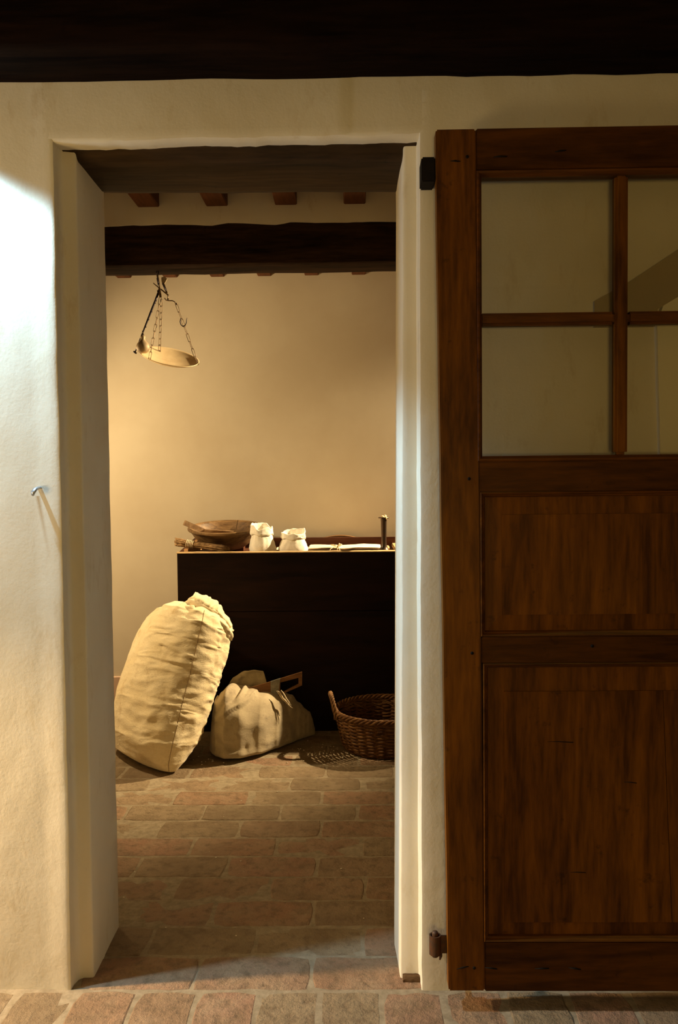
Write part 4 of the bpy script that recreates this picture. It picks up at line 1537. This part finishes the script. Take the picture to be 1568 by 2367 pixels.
#        x      yfront yback  height
TAB2 = [(-0.645, 3.610, 3.80, .060), (-0.637, 3.575, 3.83, .150), (-0.622, 3.535, 3.86, .205), (-0.60, 3.503, 3.88, .252), (-0.56, 3.470, 3.89, .279), (-0.50, 3.474, 3.90, .268),
        (-0.42, 3.530, 3.905, .254), (-0.35, 3.615, 3.905, .240), (-0.30, 3.690, 3.905, .205), (-0.262, 3.755, 3.905, .158), (-0.24, 3.785, 3.905, .125),
        (-0.22, 3.815, 3.905, .108), (-0.205, 3.84, 3.90, .075), (-0.192, 3.865, 3.895, .030)]
NX, NR = 140, 190
rings = []
for i in range(NX + 1):
    t = i / NX
    x = lerp(-0.645, -0.192, t)
    yf, yb, h = interp(TAB2, x)
    yc, hy = (yf + yb) / 2, (yb - yf) / 2
    ring = []
    for j in range(NR):
        a = 2 * pi * j / NR
        c, s = cos(a), sin(a)
        ex = 2.5
        q = (abs(c) ** ex + abs(s) ** ex) ** (-1 / ex)
        y = yc - c * q * hy * (1 + 0.02 * 0)
        if s >= 0:
            z = 0.035 * min(1, h / .1) + s * q * (h - 0.035 * min(1, h / .1))
        else:
            z = 0.035 * min(1, h / .1) * (1 + s * q)
        P = Vector((x, y, max(z, 0.003)))
        # folds
        up_ = sstep(0.01, 0.06, z)
        d = 0.010 * fbm(x * 7, y * 5, z * 7, 3) + 0.005 * nz(x * 10 + z * 9 + 5, y * 8, z * 24) + .003 * nz(x * 26 + 5, y * 8, z * 30)
        out = Vector((0, -c, max(s, -.2))).normalized()
        # folded-over collar, above a diagonal hem on the front left
        hem = (z - 0.150) - (x + 0.640) * 0.50 + .004 * sin(x * 50)
        f_ = sstep(-0.002, 0.004, hem) * sstep(0.35, -.1, -c * -1 + 0) if c > 0 else 0
        cov = sstep(-0.001, 0.006, hem) * sstep(-.25, .0, c) * sstep(-.41, -.46, x)
        d += 0.012 * cov + 0.004 * cov * exp(-((hem - .008) / .005) ** 2)
        if cov > .3:
            d += 0.010 * sin((x * .75 - z * .75) * 130 + 2.5 * nz(x * 20, z * 20)) * sstep(.012, .04, hem) * sstep(-.44, -.52, x)
        # turned-up corner at the lower left
        ex_ = exp(-((x + 0.555) / .05) ** 2)
        d += 0.022 * ex_ * exp(-((z - .035) / .018) ** 2) * (1 if c > 0 else 0)
        d -= 0.016 * ex_ * exp(-((z - .072 + (x + .545) * .3) / .012) ** 2) * (1 if c > 0 else 0)
        d -= 0.010 * exp(-((x + 0.472) / .012) ** 2) * exp(-((z - .05) / .03) ** 2) * (1 if c > 0 else 0)
        # pinch before the right-hand corner
        d -= 0.010 * exp(-((x + 0.262 + z * .25) / .010) ** 2) * (1 if c > 0 else 0)
        P += out * d * up_
        P.x += 0.006 * nz(y * 9, z * 14, x * 4) * up_
        P.z = max(P.z, 0.003)
        P.y = min(P.y, 3.918)
        ring.append(P)
    rings.append(ring)
MB().rings(rings).build('cloth', M['sack2'], s2)
# back edge of the open mouth, standing up behind the shovel
vs, fs = [], []
nu, nv = 40, 10
for s in (0, 1):
    for j in range(nv + 1):
        for i in range(nu + 1):
            u, v = i / nu, j / nv
            x = lerp(-0.60, -0.405, u)
            zt = interp([(0, .240), (.18, .290), (.45, .318), (.7, .326), (.9, .322), (1, .262)], u)[0]
            z = lerp(.235, zt, v)
            y = 3.80 + 0.030 * sin(u * 3.0) + 0.010 * nz(u * 5, v * 2) - 0.02 * sstep(.8, 1, v) * sstep(.4, .6, u) + s * (.004 + .010 * sstep(.75, 1, v))
            if s and v > .9:
                z -= .006
            vs.append((x, y, z))
n = (nu + 1) * (nv + 1)
for j in range(nv):
    for i in range(nu):
        a = j * (nu + 1) + i
        fs.append((a, a + 1, a + nu + 2, a + nu + 1))
        fs.append((n + a + 1, n + a, n + a + nu + 1, n + a + nu + 2))
edge = [i for i in range(nu + 1)] + [(j + 1) * (nu + 1) - 1 for j in range(1, nv + 1)] + [nv * (nu + 1) + i for i in range(nu - 1, -1, -1)] + [j * (nu + 1) for j in range(nv - 1, 0, -1)]
for a, b in zip(edge, edge[1:] + edge[:1]):
    fs.append((b, a, a + n, b + n))
obj('mouth_flap', vs, fs, M['sack2'], s2)
# loose straw tie at the right of the mouth
m = MB()
for (a, b, c_) in (((-0.345, 3.66, .262), (-0.318, 3.655, .238), (-0.290, 3.66, .190)), ((-0.335, 3.66, .258), (-0.322, 3.65, .225), (-0.285, 3.655, .200)),
                   ((-0.350, 3.66, .262), (-0.315, 3.655, .215), (-0.280, 3.66, .186)), ((-0.330, 3.66, .265), (-0.296, 3.66, .216), (-0.292, 3.67, .202))):
    a, b, c_ = Vector(a), Vector(b), Vector(c_)
    m.tube([a.lerp(b, q).lerp(b.lerp(c_, q), q) + Vector((.002 * sin(q * 9), 0, .002 * cos(q * 11))) for q in lin(0, 1, 8)], [.0015, .0025, .003, .003, .0026, .0022, .0018, .001, .0006], 6)
m.build('straw_tie', M['string'], s2)

# ---- wooden grain shovel with a slotted handle, lying in the open mouth
sh = thing('grain_shovel', 'flat wooden grain shovel with a slotted handle lying in the slumped sack', 'shovel', (-0.40, 3.71, 0.27))
m = MB()
YS = 3.705


def sl(x):      # the top edge and lower edge of the tapering board
    return (interp([(-0.60, .236), (-0.45, .2745), (-0.36, .300), (-0.240, .334)], x)[0],
            interp([(-0.60, .215), (-0.45, .205), (-0.36, .212), (-0.240, .272)], x)[0])


def slab(mb, quad, y, th=0.010, ysl=0.10):
    p = [(x, y + (x + .4) * ysl, z) for x, z in quad]
    q = [(x, y + th + (x + .4) * ysl, z) for x, z in quad]
    mb.add(p + q, [(0, 1, 2, 3), (7, 6, 5, 4)] + [((i + 1) % 4, i, i + 4, (i + 1) % 4 + 4) for i in range(4)])


slab(m, [(-0.60, .215), (-0.383, .205), (-0.383, .2935), (-0.60, .236)], YS)
blade = flat_shade_sharp(m.build('blade', M['shovel'], sh), 30)
m = MB()
# handle: four bars round the slot
slab(m, [(-0.345, .287), (-0.345, .3045), (-0.2405, .334), (-0.256, .308)], YS)
slab(m, [(-0.340, .2385), (-0.345, .230), (-0.2405, .2725), (-0.256, .280)], YS)
slab(m, [(-0.256, .280), (-0.2405, .2725), (-0.2400, .334), (-0.256, .308)], YS)
slab(m, [(-0.383, .205), (-0.340, .228), (-0.338, .306), (-0.383, .2935)], YS)
flat_shade_sharp(m.build('handle', M['shovel'], sh), 30)
m = MB()
slab(m, [(-0.382, .204), (-0.352, .206), (-0.338, .3075), (-0.381, .2945)], YS - .002, .014)
flat_shade_sharp(m.build('metal_band', M['zinc'], sh), 30)

# ================================================================== WICKER BASKET
bk = thing('wicker_basket', 'round brown wicker basket with twisted handles standing by the right jamb', 'basket', (0.128, 3.685, 0))
BC = Vector((0.128, 3.685, 0))
NSK = 30


def brad(z):
    return interp([(0, .170), (.03, .186), (.08, .198), (.13, .208), (.18, .219)], z)[0]


rnd = random.Random(3)
mats = [M['wicker'], M['wicker2']]
for k in range(20):
    z0 = 0.010 + 0.0076 * k
    m = MB()
    for strand in range(2):
        pts = []
        for j in range(180):
            a = 2 * pi * j / 180
            wv = cos(a * NSK / 2 + (pi if (k + strand) % 2 else 0))
            z = z0 + 0.0045 * strand + 0.0022 * nz(cos(a) * 3, sin(a) * 3, k * 1.3 + strand) + 0.001 * sin(a * NSK / 2)
            r = brad(z) + 0.0052 * wv + .0012 * nz(a * 3, k, 2)
            pts.append(BC + Vector((r * cos(a), r * sin(a), z)))
        m.tube(pts, 0.0031, 5, closed=True)
    m.build('weaver', mats[0 if rnd.random() < .65 else 1], bk)
for k in range(NSK):
    a = 2 * pi * (k + .5) / NSK
    m = MB()
    m.tube([BC + Vector((brad(z) * cos(a), brad(z) * sin(a), z)) for z in lin(0.004, 0.168, 8)], 0.0032, 5)
    m.build('stake', M['wicker'], bk)
# slanting loose rods inside the upper wall
m = MB()
for q in range(70):
    a = 2 * pi * q / 70 + rnd.uniform(-.03, .03)
    z0 = rnd.uniform(.10, .15)
    l = rnd.uniform(.18, .32)
    pts = []
    for i in range(7):
        t = i / 6
        aa = a + l * t
        z = z0 + .022 * t
        r = brad(z) - .009 + .004 * t
        pts.append(BC + Vector((r * cos(aa), r * sin(aa), z)))
    m.tube(pts, [.0018, .0026, .0028, .0028, .0026, .002, .001], 5)
m.build('rods', M['wicker2'], bk, kind='stuff')
# plaited rim
for s in range(4):
    m = MB()
    pts = []
    for j in range(240):
        a = 2 * pi * j / 240
        ph = a * 14 + s * pi / 2
        r = brad(.175) + 0.0085 * cos(ph)
        z = 0.172 + 0.0085 * sin(ph) + .002 * nz(a * 2, s)
        pts.append(BC + Vector((r * cos(a), r * sin(a), z)))
    m.tube(pts, 0.0058, 6, closed=True)
    m.build('rim', M['wicker2'] if s == 0 else M['wicker'], bk)
# base
m = MB()
m.lathe([(0.002, 0.004), (0.168, 0.004), (0.170, 0.009), (0.165, 0.014), (0.002, 0.014)], BC, 40)
m.build('base', M['wicker'], bk)
# twisted loop handles
for side in (pi * 1.0 + 0.10, 0.0 + 0.10):
    m = MB()
    dr = Vector((cos(side), sin(side), 0))
    tn = Vector((-sin(side), cos(side), 0))
    base = BC + dr * 0.219 + Vector((0, 0, .150))
    for s in range(4):
        pts = []
        for j in range(60):
            t = j / 59
            a = pi * t
            c0 = base + tn * (0.060 * cos(a)) + Vector((0, 0, 0.100 * sin(a) ** .7)) + dr * (0.020 * sin(a))
            tang = (tn * (-0.060 * sin(a)) + Vector((0, 0, .06 * cos(a)))).normalized()
            n1 = dr
            n2 = tang.cross(n1).normalized()
            ph = t * 26 + s * pi / 2
            rr = 0.0065
            pts.append(c0 + n1 * (rr * cos(ph)) + n2 * (rr * sin(ph)))
        m.tube(pts, 0.0048, 6)
    m.build('handle', M['wicker2'], bk)
